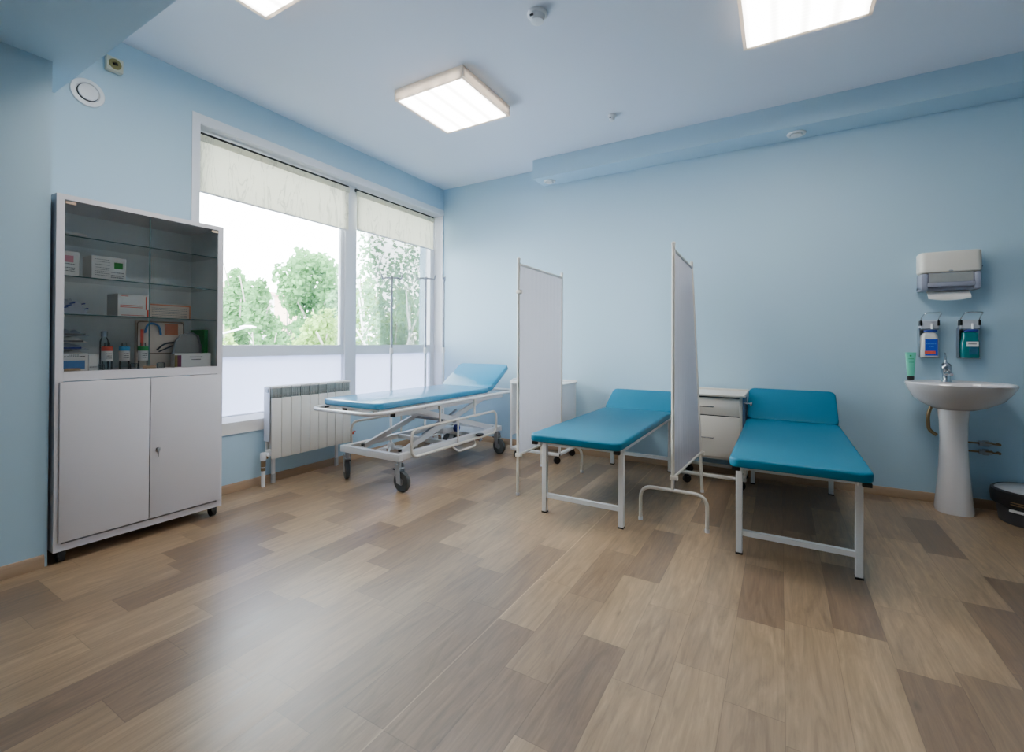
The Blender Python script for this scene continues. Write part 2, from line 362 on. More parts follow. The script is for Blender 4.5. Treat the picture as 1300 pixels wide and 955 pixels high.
struct(MB().box(-.35, X1, Y0-.2, Y0, 0, CEIL).build('wall_front', M['wallfar']), 'pale blue wall behind the viewer', 'wall')
struct(MB().box(0, .37, Y0, -3.437, 0, CEIL).build('wall_pier', M['wall']), 'pale blue pier beside the cabinet', 'wall')
struct(MB().box(.0, X1, -4.6, -3.332, 2.43, CEIL).build('trim_1', M['wall']), 'pale blue dropped ceiling beam over the pier', 'beam')
struct(MB().box(1.31, X1, -.253, 0, 2.69, CEIL).build('trim_2', M['wall']), 'pale blue boxed beam along the back wall', 'beam')
# skirting boards
def skirt(poly):
    return poly
s = MB(); s.prism([(0, 0), (.016, 0), (.016, .045), (.008, .06), (0, .06)], -2.66, 0, axis='y'); s.bm.transform(Matrix.Identity(4))
struct(s.build('baseboard_left', M['skirt']), 'brown skirting under the window', 'skirting')
s = MB(); s.prism([(0, 0), (-.016, 0), (-.016, .045), (-.008, .06), (0, .06)], 0, X1, axis='x')
struct(s.build('baseboard_back', M['skirt']), 'brown skirting along the back wall', 'skirting')
s = MB(); s.prism([(.37, 0), (.386, 0), (.386, .045), (.378, .06), (.37, .06)], Y0, -3.45, axis='y')
struct(s.build('baseboard_pier', M['skirt']), 'brown skirting at the foot of the pier', 'skirting')
# window casing
c = MB(); c.box(0, .006, -2.66, 0, OZ1, 2.628); c.box(0, .006, -2.66, OY0, .41, OZ1)
c.box(-.2, 0, OY0, OY1, OZ1-.004, OZ1+.0)
c.box(-.2, 0.0, OY1-.004, OY1, OZ0, OZ1-.004)
struct(c.build('trim_3', M['casing']), 'white-grey casing round the window opening', 'casing')
s = MB(); s.box(-.15, .012, OY0, OY1, .465, .5); s.box(0, .01, -2.61, OY1, .415, .465)
s.prism([(-.11, .5), (.006, .5), (-.11, .525)], OY0, OY1-.004, axis='y')
struct(s.build('trim_4', M['sill']), 'pale window sill board', 'sill')

def window(name, y0, y1, sash, label):
    o = thing(name, label, 'window', (-.16, (y0+y1)/2, .5)); o['kind'] = 'structure'
    f = MB(); a, b = -.19, -.125
    top = 2.564; bot = .5
    f.box(a, b, y0, y0+.05, bot, top); f.box(a, b, y1-.07 if not sash else y1-.07, y1, bot, top)
    f.box(a, b, y0, y1, top-.05, top); f.box(a, b, y0, y1, bot, bot+.03); f.box(a, b+.012, y0, y1, .968, 1.056)
    f.build('window_frame', M['pvc'], o)
    if sash:
        g = MB(); g.box(-.15, -.118, y1-.1, y1-.065, 1.056, 2.5, .003); g.build('sash_edge', M['pvc'], o)
    MB().box(-.162, -.158, y0+.04, y1-.06, 1.05, 2.53).build('glass_pane', M['glass'], o)
    MB().box(-.15, -.146, y0+.04, y1-.06, .52, .975).build('frosted_pane', M['frost'], o)
    return o
window('window_1', OY0, -1.25, True, 'wide window pane beside the cabinet, frosted below')
window('window_2', -1.25, OY1-.004, False, 'narrow window pane at the room corner, frosted below')
struct(MB().box(-.185, -.098, -1.315, -1.185, .5, 2.564, .004).build('window_mullion', M['pvc']), 'upright mullion between the two windows', 'mullion')

def blind(y0, y1, label, z0):
    r = thing('roller_blind', label, 'blind', (-.09, (y0+y1)/2, z0), 'roller blinds in the window')
    MB().cyl((-.088, y0, 2.53), (-.088, y1, 2.53), .016, 14).build('roller_tube', M['dark'], r)
    f = MB(); f.box(-.0745, -.0725, y0+.006, y1-.006, z0+.012, 2.512); f.build('fabric', M['blind'], r)
    f = MB(); f.box(-.078, -.069, y0+.006, y1-.006, z0, z0+.013, .002); f.build('bottom_bar', M['casing'], r)
    f = MB(); f.box(-.074, -.062, y0, y1, 2.478, 2.522, .003); f.build('headrail', M['blind'], r)
blind(-2.6, -1.30, 'wide cream roller blind, half lowered over the larger pane', 2.118)
blind(-1.215, -.09, 'narrow cream roller blind half lowered beside the room corner', 2.15)
c = MB()
for i in range(34): c.lathe([(.001, -.005), (.0045, -.003), (.0045, .003), (.001, .005)], (-.075, -.05, 2.5-i*.022), 8)
tag(c.build('blind_chain', M['white'], origin=(-.075, -.05, 1.75)), 'white bead pull chain at the right edge of the narrow blind', 'chain')

# ------------------------------------------------------------------ ceiling fittings
def light(x, y, label):
    t = thing('ceiling_light', label, 'light', (x, y, CEIL), 'square ceiling lights')
    f = MB(); z0 = CEIL-.078; h = .298
    f.box(x-h, x+h, y-h, y-h+.018, z0, CEIL-.001); f.box(x-h, x+h, y+h-.018, y+h, z0, CEIL-.001); f.box(x-h, x-h+.018, y-h+.018, y+h-.018, z0, CEIL-.001); f.box(x+h-.018, x+h, y-h+.018, y+h-.018, z0, CEIL-.001)
    f.box(x-h+.018, x+h-.018, y-h+.018, y+h-.018, CEIL-.03, CEIL-.001)
    f.build('housing', M['lightrim'], t)
    d = MB(); d.box(x-h+.0185, x+h-.0185, y-h+.0185, y+h-.0185, z0+.003, z0+.012); d.build('diffuser', M['lamp'], t)
light(1.343, -1.55, 'lit square panel light hanging wholly in view over the window side')
light(3.516, -1.53, 'lit square panel light over the couches, louvre bands showing')
light(1.343, -3.08, 'lit square panel light nearest the dropped beam, only its corner showing')

def detector(x, y, r, label):
    t = thing('smoke_detector', label, 'detector', (x, y, CEIL))
    MB().lathe([(r*.9, -.018), (r, -.012), (r, -.0005)], (x, y, CEIL), 28).build('base_ring', M['white'], t)
    MB().lathe([(r*.3, -.05), (r*.62, -.046), (r*.72, -.03), (r*.8, -.018)], (x, y, CEIL), 28).build('cap', M['white'], t)
    b = MB(); b.box(x-r*.4, x-r*.05, y-r*.86, y-r*.72, CEIL-.034, CEIL-.026); b.build('sensor_slot', M['black'], t)
detector(2.265, -2.013, .055, 'larger white smoke detector, upper middle of the ceiling')
detector(2.266, -.737, .032, 'small white smoke detector near the back wall beam')

def air_valve(c, r, Mx, label):
    t = thing('air_valve', label, 'vent', c, 'round white air valves')
    A = Matrix.Translation(Vector(c)) @ Mx
    MB().lathe([(r*.62, .004), (r*.7, .012), (r*.95, .01), (r, .003), (r, 0)], (0, 0, 0), 32, A, cap=False).build('rim', M['white'], t)
    MB().lathe([(.002, .001), (r*.64, .001)], (0, 0, 0), 28, A).build('gap', M['black'], t)
    MB().lathe([(r*.5, .004), (r*.58, .012), (r*.56, .02), (r*.3, .024), (.003, .024)], (0, 0, 0), 32, A).build('disc', M['white'], t)
DN = rotm(PI)
air_valve((1.427, -.115, 2.691), .06, DN, 'round white air valve under the beam, by its free end')
air_valve((3.508, -.115, 2.691), .065, DN, 'round white air valve under the beam, high above the couch by the drawer trolley')
air_valve((0, -3.197, 2.494), .078, rotm(0, PI/2), 'round white air valve on the wall high over the cabinet')

# socket on the wall above the cabinet
t = thing('wall_socket', 'ivory power socket high on the wall by the dropped beam', 'socket', (0, -3.085, 2.70))
MB().box(0.0005, .04, -3.125, -3.045, 2.665, 2.745, .006).build('box', M['sockets'], t)
MB().lathe([(.014, .0), (.024, .003), (.029, .003), (.03, 0)], (0, 0, 0), 24, Matrix.Translation((.0402, -3.085, 2.705)) @ rotm(0, PI/2)).build('ring', M['ochre'], t)
s = MB(); s.box(.0405, .044, -3.096, -3.089, 2.701, 2.709); s.box(.0405, .044, -3.081, -3.074, 2.701, 2.709); s.build('pin_hole', M['black'], t)

# ------------------------------------------------------------------ medicine cabinet
CX, CYa, CYb, CZ0, CZ1 = .40, -3.425, -2.658, .06, 1.796
cab = thing('medicine_cabinet', 'tall white metal medicine cabinet with glazed top and two solid doors', 'cabinet', (.2, -3.04, 0))
b = MB(); XB = .03
b.box(XB, CX, CYa, CYa+.012, CZ0, CZ1); b.box(XB, CX, CYb-.012, CYb, CZ0, CZ1)          # sides
b.box(XB, CX, CYa+.012, CYb-.012, CZ1-.014, CZ1); b.box(XB, CX-.002, CYa+.012, CYb-.012, CZ0, CZ0+.03)
b.box(XB, CX-.004, CYa+.012, CYb-.012, .886, .928)                                      # middle deck
b.box(CX-.02, CX-.0004, CYa+.012, CYa+.03, CZ0+.0005, CZ1-.0005); b.box(CX-.02, CX-.0004, CYb-.03, CYb-.012, CZ0+.0005, CZ1-.0005)
b.box(CX-.02, CX, CYa+.03, CYb-.03, CZ1-.025, CZ1-.014); b.box(CX-.02, CX, CYa+.03, CYb-.03, CZ0+.03, CZ0+.034)
b.box(CX-.02, CX-.0, CYa+.03, CYb-.03, .884, .93)
b.build('body', M['cabinet'], cab)
b = MB(); b.box(XB+.001, XB+.006, CYa+.0125, CYb-.0125, .93, CZ1-.015); b.box(XB+.006, CX-.021, CYa+.0125, CYa+.0135, .93, CZ1-.015); b.box(XB+.006, CX-.021, CYb-.0135, CYb-.0125, .93, CZ1-.015); b.build('back_panel', M['cabin'], cab)
for z in (1.215, 1.405, 1.605):
    s = MB(); s.quad((XB+.01, CYa+.014, z), (CX-.03, CYa+.014, z), (CX-.03, CYb-.014, z), (XB+.01, CYb-.014, z)); sh = s.build('glass_shelf', M['cabglass'], cab)
    MB().box(CX-.03, CX-.0285, CYa+.014, CYb-.014, z-.005, z).build('shelf_edge', M['shelfglass'], sh)
ym = (CYa+CYb)/2
for y0, y1 in ((CYa+.031, ym-.001), (ym+.001, CYb-.031)):
    s = MB(); s.quad((CX-.009, y0, .932), (CX-.009, y1, .932), (CX-.009, y1, CZ1-.027), (CX-.009, y0, CZ1-.027)); g = s.build('glass_door', M['doorglass'], cab)
    MB().box(CX-.0122, CX-.0078, y1-.0012 if y0 < ym-.1 else y0, y1 if y0 < ym-.1 else y0+.0012, .932, CZ1-.027).build('door_edge', M['shelfglass'], g)
    yh = y0+.003 if y0 < ym-.1 else y1-.035
    s = MB(); s.box(CX-.008, CX-.004, yh, yh+.038, CZ1-.043, CZ1-.031); s.build('top_clip', M['tan'], g)
    yh = y0+.004 if y0 < ym-.1 else y0-.03
    s = MB(); s.box(CX-.008, CX-.004, yh, yh+.06, .933, .946); s.build('bottom_clip', M['brownclip'], g)
doors = []
for y0, y1 in ((CYa+.016, ym-.002), (ym+.002, CYb-.016)):
    s = MB(); s.box(CX-.001, CX+.012, y0, y1, .104, .88, .003); doors.append(s.build('door', M['cabinet'], cab))
s = MB(); s.box(CX-.0015, CX+.004, ym-.002, ym+.002, .106, .878); s.build('door_gap', M['dark'], cab)
k = MB(); k.cyl((CX+.012, ym+.035, .482), (CX+.017, ym+.035, .482), .009, 16); k.build('lock', M['chrome'], doors[1])
k = MB(); k.cyl((CX+.017, ym+.035, .482), (CX+.03, ym+.035, .482), .003, 8); k.box(CX+.026, CX+.029, ym+.027, ym+.043, .472, .49, .001); k.box(CX+.0265, CX+.0285, ym+.033, ym+.0365, .44, .472); k.build('key', M['steel'], doors[1])
for x in (.08, .36):
    for y in (CYa+.035, CYb-.035):
        f = MB(); f.cyl((x, y-.012, .03), (x, y+.012, .03), .03, 18); f.box(x-.024, x+.024, y-.017, y+.017, .03, CZ0, .004); f.build('caster', M['black'], cab)

# ---- cabinet contents
def dashes(mb, x, y0, y1, z, h=.003, seed=0, gap=.35):
    """a line of small printed marks on a face looking towards +x"""
    rnd = random.Random(seed); y = y0
    while y < y1:
        wd = rnd.uniform(.002, .008); mb.box(x, x+.0004, y, min(y+wd, y1), z, z+h); y += wd+rnd.uniform(.001, .003)
def carton(name, label, x0, x1, y0, y1, z0, z1, group=None, tilt=None):
    t = thing(name, label, 'box', ((x0+x1)/2, (y0+y1)/2, z0), group)
    MB().box(x0, x1, y0, y1, z0, z1, .0015, 1).build('carton', M['paper'], t); return t
z2 = 1.4052
t = carton('medicine_box', 'white carton with a pink printed square, against the cabinet side', .22, .34, -3.41, -3.322, z2, 1.53, 'cartons in the cabinet')
p = MB(); p.box(.3402, .3406, -3.39, -3.345, 1.475, 1.508); p.build('pink_square', M['pink'], t)
p = MB(); [dashes(p, .3402, -3.395, -3.34, z, .003, i) for i, z in enumerate((1.43, 1.438, 1.446, 1.465))]; p.build('print', M['inkdark'], t)
t = carton('medicine_box', 'white carton with a bright green printed square on the second shelf', .22, .34, -3.275, -3.13, z2, 1.525, 'cartons in the cabinet')
p = MB(); p.box(.3402, .3406, -3.182, -3.145, 1.468, 1.5); p.build('green_square', M['green'], t)
p = MB(); [dashes(p, .3402, -3.262, -3.2, z, .0025, 10+i) for i, z in enumerate((1.425, 1.435, 1.445, 1.455, 1.465, 1.48, 1.495, 1.507))]; [dashes(p, .3402, -3.195, -3.14, z, .004, 30+i) for i, z in enumerate((1.418, 1.428, 1.444))]; p.build('print', M['ink'], t)
z3 = 1.2152
t = carton('medicine_box', 'white carton with red stripes on the third shelf', .2, .34, -3.165, -3.02, z3, 1.338, 'cartons in the cabinet')
p = MB(); [p.box(.3402, .3406, -3.155, -3.055, z, z+.003) for z in (1.275, 1.265)]; p.box(.3402, .3406, -3.04, -3.034, 1.255, 1.33); p.box(.3402, .3406, -3.034, -3.026, 1.216, 1.256); p.box(.3402, .3406, -3.15, -3.12, 1.325, 1.328); p.box(.3402, .3406, -3.15, -3.045, 1.222, 1.2245); p.build('red_stripe', M['red'], t)
# crumpled pack of syringes
def pouch(name, label, cat, x0, x1, y0, y1, z0, h, m, seed, group=None):
    rnd = random.Random(seed); t = thing(name, label, cat, ((x0+x1)/2, (y0+y1)/2, z0), group)
    def top(u, v):
        e = min(1, 6*min(u, 1-u))*min(1, 5*min(v, 1-v))
        return (x0+(x1-x0)*u, y0+(y1-y0)*v, z0+.001+h*e*(.62+.38*math.sin(9*u+seed)*math.cos(7*v+seed*2)*.8+rnd.uniform(-.12, .12)))
    g = MB(); g.grid(top, 12, 14); g.box(x0, x1, y0, y1, z0, z0+.002); g.build('wrap', m, t); return t
t = pouch('syringe_pack', 'clear bag of syringes with blue caps, slumped on the third shelf', 'bag', .15, .34, -3.405, -3.27, z3, .085, M['pouch'], 3)
p = MB()
for i in range(7):
    y = -3.385+i*.016; p.cyl((.34-.01*i, y, z3+.03+.012*(i % 3)), (.345-.01*i, y+.02, z3+.036+.012*(i % 3)), .0028, 6)
p.build('blue_cap', M['navy'], t)
t = thing('dressing_pack', 'flat white pack with an orange border, lying upright on the third shelf', 'pack', (.2, -2.86, z3))
MB().box(.19, .2, -2.965, -2.75, z3, 1.305, .001, 1).build('sheet', M['paperwarm'], t)
p = MB(); p.box(.2002, .2008, -2.965, -2.75, 1.296, 1.303); p.box(.2002, .2008, -2.757, -2.75, z3, 1.3); p.build('orange_border', M['orange'], t)
p = MB(); [dashes(p, .2002, -2.955, -2.77, z, .003, 50+i) for i, z in enumerate((1.228, 1.238, 1.248, 1.258, 1.268, 1.278))]; p.build('print', M['ink'], t)
zb = .9282
t = thing('first_aid_kit', 'clear pouch of orange-tinted instruments standing behind the third glass bottle', 'kit', (.22, -2.92, zb))
MB().box(.2, .225, -3.04, -2.795, zb, 1.2, .004).build('pouch', M['paperwarm'], t)
p = MB(); p.box(.2252, .227, -2.9, -2.83, 1.12, 1.185, .0); p.build('orange_sleeve', M['orange'], t)
p = MB(); p.tube(fillet([(.229, -3.0, 1.13), (.229, -2.985, 1.19), (.229, -2.93, 1.18), (.229, -2.92, 1.12)], .04), .006, 8); p.build('blue_tube', M['blueprint'], t)
p = MB(); p.tube(fillet([(.229, -2.94, 1.03), (.229, -2.9, 1.07), (.229, -2.85, 1.075)], .03), .005, 8); p.tube([(.229, -2.93, 1.02), (.229, -2.86, 1.055)], .004, 8); p.build('forceps', M['inkdark'], t)
p = MB(); p.tube(rr := [(.227, a, b_) for a, b_ in rrect(-3.035, -2.8, 1.01, 1.195, .015)], .0025, 6, closed=True); p.build('edge_binding', M['brownclip'], t)
p = MB(); p.box(.2255, .2262, -3.02, -3.005, 1.03, 1.15); p.build('orange_strip', M['red'], t)
# bottles
def bottle(y, label, band, cap):
    t = thing('glass_bottle', label, 'bottle', (.3, y, zb), 'small glass bottles in the cabinet')
    MB().lathe([(.021, 0), (.023, .004), (.023, .105), (.02, .118), (.012, .13), (.012, .145)], (.3, y, zb), 20).build('glass', M['clear'], t)
    MB().lathe([(.0236, .045), (.0236, .1)], (.3, y, zb), 20, cap=False).build('paper_label', M['paper'], t)
    MB().lathe([(.0239, .1), (.0239, .12), (.0225, .124)], (.3, y, zb), 20, cap=False).build('colour_band', band, t)
    p = MB(); [dashes(p, .3238, y-.012, y+.012, zb+z, .003, int(z*1000)) for z in (.06, .072, .084)]; p.build('print', M['inkdark'], t)
    if cap: MB().lathe([(.0135, .14), (.0135, .16), (.012, .162)], (.3, y, zb), 18).build('cap', M['steel'], t)
bottle(-3.195, 'small glass bottle with a red-topped label on the cabinet deck', M['red'], 0)
bottle(-3.12, 'small glass bottle with a blue-topped label on the cabinet deck', M['cyan'], 0)
bottle(-3.035, 'small glass bottle with a green-topped label on the cabinet deck', M['green'], 0)
t = thing('tall_vial', 'tall clear vial with a steel cap behind the red-labelled bottle', 'bottle', (.2, -3.175, zb))
MB().lathe([(.018, 0), (.02, .004), (.02, .15), (.012, .175)], (.2, -3.175, zb), 18).build('glass', M['clear'], t)
MB().lathe([(.015, .176), (.015, .205), (.013, .207)], (.2, -3.175, zb), 18).build('cap', M['steel'], t)
# stacked sterile packs behind the left carton
for i in range(6):
    z = zb+i*.036
    t = pouch('sterile_pack', ['lowest', 'second lowest', 'third from bottom', 'third from top', 'second highest', 'topmost'][i]+' clear sterile pack in the stack behind the blue-fronted carton', 'pack', .07, .22, -3.40, -3.245, z, .034, M['pouch'] if i % 2 else M['paper'], 11+i, 'stack of sterile packs')
    p = MB(); p.box(.2202, .2208, -3.39+.01*i, -3.3+.008*i, z+.004, z+.012); p.build('blue_edge', M['navy'] if i in (2, 3) else M['ink'], t)
t = carton('glove_box', 'small white carton with a blue picture panel, low corner of the glazed part', .24, .35, -3.393, -3.288, zb, 1.018, 'cartons in the cabinet')
p = MB(); p.box(.3502, .3506, -3.383, -3.3, .94, .982); p.build('picture_panel', M['blueprint'], t)
p = MB(); dashes(p, .3502, -3.38, -3.3, 1.0, .004, 71); dashes(p, .3502, -3.36, -3.32, 1.008, .003, 72); p.build('print', M['inkdark'], t)
p = MB(); p.box(.3502, .3508, -3.392, -3.387, .943, .95); p.build('red_mark', M['red'], t)
t = carton('pill_box', 'small plain cream carton beside the blue-fronted carton', .26, .345, -3.284, -3.245, zb, 1.01, 'cartons in the cabinet')
p = MB(); dashes(p, .3452, -3.28, -3.25, .945, .004, 75); p.build('print', M['ink'], t)
t = thing('green_folder', 'green folder wedged against the cabinet side behind a grey tray', 'folder', (.2, -2.70, zb))
MB().box(.12, .29, -2.712, -2.69, zb, 1.155, .001, 1).build('cover', M['green'], t)
t = thing('kidney_tray', 'upright grey kidney-shaped tray leaning by the green folder', 'tray', (.27, -2.78, zb))
pts = [(-2.86, zb+.006), (-2.875, .99), (-2.86, 1.08), (-2.83, 1.12), (-2.77, 1.135), (-2.735, 1.115), (-2.72, 1.05), (-2.722, .98), (-2.74, zb+.006)]
MB().prism(pts, .245, .262, axis='x', bev=.003).build('dish', M['greycloth'], t)
MB().tube([(.265, a, c_) for a, c_ in pts], .005, 8).build('rim', M['steel'], t)
t = carton('label_box', 'low white carton with mauve and olive end in front of the grey tray', .3, .35, -2.9, -2.7, zb, 1.01, 'cartons in the cabinet')
p = MB(); p.box(.3502, .3508, -2.9, -2.885, .932, 1.0); p.build('olive_end', M['ochre'], t)
p = MB(); p.box(.3502, .3508, -2.885, -2.865, .932, 1.0); p.build('mauve_end', M['purple'], t)
p = MB(); dashes(p, .3502, -2.82, -2.75, .985, .005, 81); dashes(p, .3502, -2.81, -2.76, .97, .005, 82); p.build('print', M['inkdark'], t)
for i, (x, y) in enumerate(((.34, -3.09), (.34, -2.965), (.33, -3.235))):
    t = MB().lathe([(.016, 0), (.02, .003), (.02, .028), (.014, .032)], (x, y, zb), 16).build('glass_jar', M['clear'], origin=(x, y, zb))
    tag(t, ['tiny clear jar before the blue-labelled bottle', 'tiny clear jar between the green-labelled bottle and the low white carton', 'tiny clear jar beside the plain cream carton'][i], 'jar', 'tiny jars in the cabinet')
t = thing('reflection_slats', 'white ribbed slats on the top glass shelf, in place of a glass reflection', 'paper', (.2, -3.33, 1.6052))
for i in range(3): MB().box(.08, .2, -3.4, -3.25, 1.6055+i*.017, 1.6055+i*.017+.013, .002, 1).build('reflection_slat', M['paper'], t)  # solid slats imitate a striped reflection in the cabinet glass

# ------------------------------------------------------------------ radiator
rad = thing('radiator', 'white sectional radiator on the wall under the window', 'radiator', (.08, -1.795, 0))
for i in range(9):
    y0 = -2.16+i*.0812; y1 = y0+.0785; yc = (y0+y1)/2
    s = MB()
    s.box(.112, .122, y0, y1, .2, .655, .004); s.box(.03, .112, yc-.012, yc+.012, .215, .7)
    s.box(.045, .112, y0+.003, y1-.003, .225, .265, .006); s.box(.045, .112, y0+.003, y1-.003, .66, .685, .004)
    s.box(.035, .122, y0, y1, .728, .745, .005)
    s.box(.035, .042, y0+.002, y1-.002, .23, .73)
    s.mi = 1
    s.box(.05, .112, y0+.003, y1-.003, .655, .729)
    for k in range(5): s.box(.112, .1165, y0+.006+k*.0145, y0+.0105+k*.0145, .662, .722)
    s.box(.112, .1165, y0+.004, y1-.004, .69, .694)
    s.build('section', [M['radiator'], M['vent']], rad)
s = MB(); s.box(.03, .1, -2.168, -2.1605, .33, .74, .006); s.mi = 1; s.cyl((.078, -2.175, .715), (.078, -2.166, .715), .016, 16); s.build('end_plate', [M['pvc'], M['bracket']], rad)
s = MB(); s.cyl((.08, -2.198, 0), (.08, -2.198, .16), .014, 14); s.build('supply_pipe', M['white'], rad)
s = MB(); s.cyl((.08, -2.198, .12), (.08, -2.198, .145), .017, 12); s.cyl((.08, -2.198, .15), (.08, -2.198, .19), .018, 6); s.cyl((.08, -2.198, .21), (.08, -2.166, .215), .013, 10); s.build('valve_nut', M['brass'], rad)
s = MB(); s.lathe([(.018, 0), (.022, .006), (.022, .05), (.018, .056)], (.08, -2.198, .198), 18); s.build('valve_cap', M['white'], rad)
s = MB(); s.cyl((.08, -2.172, .222), (.08, -2.155, .235), .02, 16); s.build('union', M['white'], rad)
for y in (-2.1, -1.52):
    s = MB(); s.box(.04, .056, y-.012, y+.012, 0.07, .24); s.mi = 1; s.box(.038, .06, y-.014, y+.014, 0, .07, .003); s.build('foot_bracket', [M['casing'], M['bracket']], rad)

# ------------------------------------------------------------------ gurney
gy = thing('hospital_gurney', 'wheeled hospital gurney with blue mattress and raised head, under the window', 'gurney', (.73, -1.07, 0))
XL, XR = .43, 1.03
MB().prism(rrect(XL, XR, -1.96, -.565, .05), .612, .66, .012).build('mattress', M['vinylA'], gy)
ang = math.atan2(.212, .335); L_ = math.hypot(.212, .335)
A = Matrix.Translation((0, -.56, .655)) @ Matrix.Rotation(ang, 4, 'X')
MB().prism(rrect(XL, XR, 0, L_, .045), -.045, .003, .012, M=A).build('headrest_mattress', M['vinylA'], gy)
s = MB(); s.box(XL+.05, XR-.05, .02, L_-.03, -.062, -.0455, .004, M=A)
s.tube([(XL+.12, -.3, .60), (XL+.12, -.36, .735)], .008, 8); s.tube([(XR-.12, -.3, .60), (XR-.12, -.36, .735)], .008, 8); s.build('headrest_board', M['white'], gy)
s = MB(); s.box(XL+.03, XR-.03, -1.93, -.58, .597, .6115, .004); s.build('deck', M['white'], gy)
s = MB(); s.tube(fillet([(p[0], p[1], .594) for p in ((.405, -.1), (.405, -2.055), (1.062, -2.055), (1.062, -.1))], .13, 8, closed=True), .0135, 12, closed=True)
s.build('bumper_rail', M['white'], gy)
s = MB()
for x in (.47, .985): s.bar((x, -1.78, .565), (x, -.3, .565), .04, .045)
for y in (-1.7, -.4): s.bar((.47, y, .57), (.985, y, .57), .03, .035)
for y in (-1.5, -.7): 
    for x0, x1 in ((.405, .47), (.985, 1.062)): s.bar((x0, y, .585), (x1, y, .585), .025, .02)
s.build('top_frame', M['white'], gy)
for x in (.47, .985):
    s = MB(); s.box(x-.022, x+.022, -1.79, -1.778, .54, .588, .003); s.build('end_cap', M['black'], gy)
    s = MB(); s.box(x-.05, x-.03, -1.93, -1.9, .585, .597); s.build('buffer', M['black'], gy)
s = MB()
s.box(.42, 1.045, -1.785, -1.74, .222, .272, .005); s.box(.42, 1.045, -.42, -.375, .222, .272, .005)
for x in (.445, 1.02): s.box(x-.022, x+.022, -1.74, -.42, .226, .27, .004)
s.box(.467, .998, -1.2, -1.16, .23, .262); s.box(.467, .998, -.8, -.76, .23, .262)
s.box(.5, .96, -.76, -.42, .226, .232)
s.build('base_frame', M['white'], gy)
for x in (.53, .93):
    s = MB(); s.bar((x, -1.64, .25), (x, -.55, .55), .022, .042); s.build('scissor_arm', M['white'], gy)
    s = MB(); s.bar((x+.026, -1.5, .55), (x+.026, -.43, .255), .022, .042); s.build('scissor_arm', M['white'], gy)
    s = MB(); s.box(x-.009, x+.009, -1.665, -1.635, .256, .274, .003); s.build('slider_block', M['black'], gy)
s = MB(); s.cyl((.5, -1.05, .405), (.99, -1.05, .405), .012, 12); s.build('cross_shaft', M['steel'], gy); s = MB(); s.cyl((.5, -.56, .545), (.99, -.56, .545), .01, 12); s.build('cross_shaft', M['steel'], gy)
s = MB(); s.cyl((.73, -1.15, .27), (.73, -.9, .36), .03, 16); s.cyl((.73, -.9, .36), (.73, -.7, .44), .012, 12); s.build('lift_cylinder', M['steel'], gy)
s = MB(); s.box(.66, .82, -1.0, -.82, .265, .315, .012); s.mi = 1; s.cyl((.83, -.84, .30), (.86, -.84, .30), .032, 18); s.build('pump', [M['white'], M['navy']], gy)
s = MB(); s.tube(fillet([(.9, -.7, .235), (1.05, -.72, .2), (1.06, -.78, .195)], .03), .008, 8); s.mi = 1; s.lathe([(.005, -.012), (.034, -.008), (.034, .008), (.005, .012)], (1.066, -.79, .255), 18, sy=1.2); s.build('foot_pedal', [M['steel'], M['black']], gy)
s = MB(); s.tube(fillet([(1.03, -1.15, .215), (1.075, -1.12, .17), (1.075, -.86, .17), (1.03, -.83, .215)], .05), .008, 8); s.build('pedal_bar', M['offwhite'], gy)
for x, o in ((1.058, 1), (.408, -1)):
    s = MB(); s.tube(fillet([(x, -1.665, .228), (x, -1.665, .435), (x, -.5, .435), (x, -.5, .228)], .07, 8, closed=True), .0105, 10, closed=True)
    s.cyl((x, -1.1, .232), (x, -1.1, .43), .0075, 8)
    s.build('side_rail', M['offwhite'], gy)
    for y in (-1.34, -.86):
        s = MB(); s.cyl((x, y, .435), (x, y, .58), .0085, 10); s.box(x-.012, x+.012, y-.014, y+.014, .548, .582, .003)
        s.build('rail_post', M['offwhite'], gy)
s = MB(); s.lathe([(.004, 0), (.011, .004), (.011, .016), (.004, .02)], (.412, -1.655, .335), 12); s.box(.405, .42, -1.66, -1.63, .35, .358); s.build('release_knob', M['red'], gy)
def caster(x, y, rz, parent):
    A = Matrix.Translation((x, y, 0)) @ Matrix.Rotation(rz, 4, 'Z'); r = .074
    f = MB(); f.M = A
    for sgn in (-1, 1): f.prism([(-.012, .2), (-.03, .062), (-.02, .055), (.012, .062), (.03, .17), (.03, .2)], sgn*.024-.002, sgn*.024+.002, axis='y')
    f.box(-.02, .035, -.026, .026, .163, .17, .002); f.cyl((.012, 0, .165), (.012, 0, .235), .016, 14)
    fo = f.build('caster', M['bracket'], parent)
    w = MB(); w.M = A @ Matrix.Translation((-.02, 0, r)) @ rotm(PI/2)
    w.lathe([(r*.3, -.0155), (r*.75, -.0155), (r*.95, -.015), (r, -.008), (r, .008), (r*.95, .015), (r*.75, .0155), (r*.3, .0155)], (0, 0, 0), 32)
    w.build('wheel', M['rubber'], fo)
    h = MB(); h.M = w0 = A @ Matrix.Translation((-.02, 0, r)) @ rotm(PI/2); h.lathe([(r*.35, -.0168), (r*.35, .0168)], (0, 0, 0), 20); h.build('hub', M['steel'], fo)
    b = MB(); b.M = A; b.box(.03, .06, -.02, .02, .15, .162, .004); b.build('brake_pedal', M['black'], fo)
for x, y, a in ((.452, -1.742, -.55), (1.02, -1.742, 3.1), (.452, -.40, .4), (1.015, -.40, 2.9)): caster(x, y, a, gy)

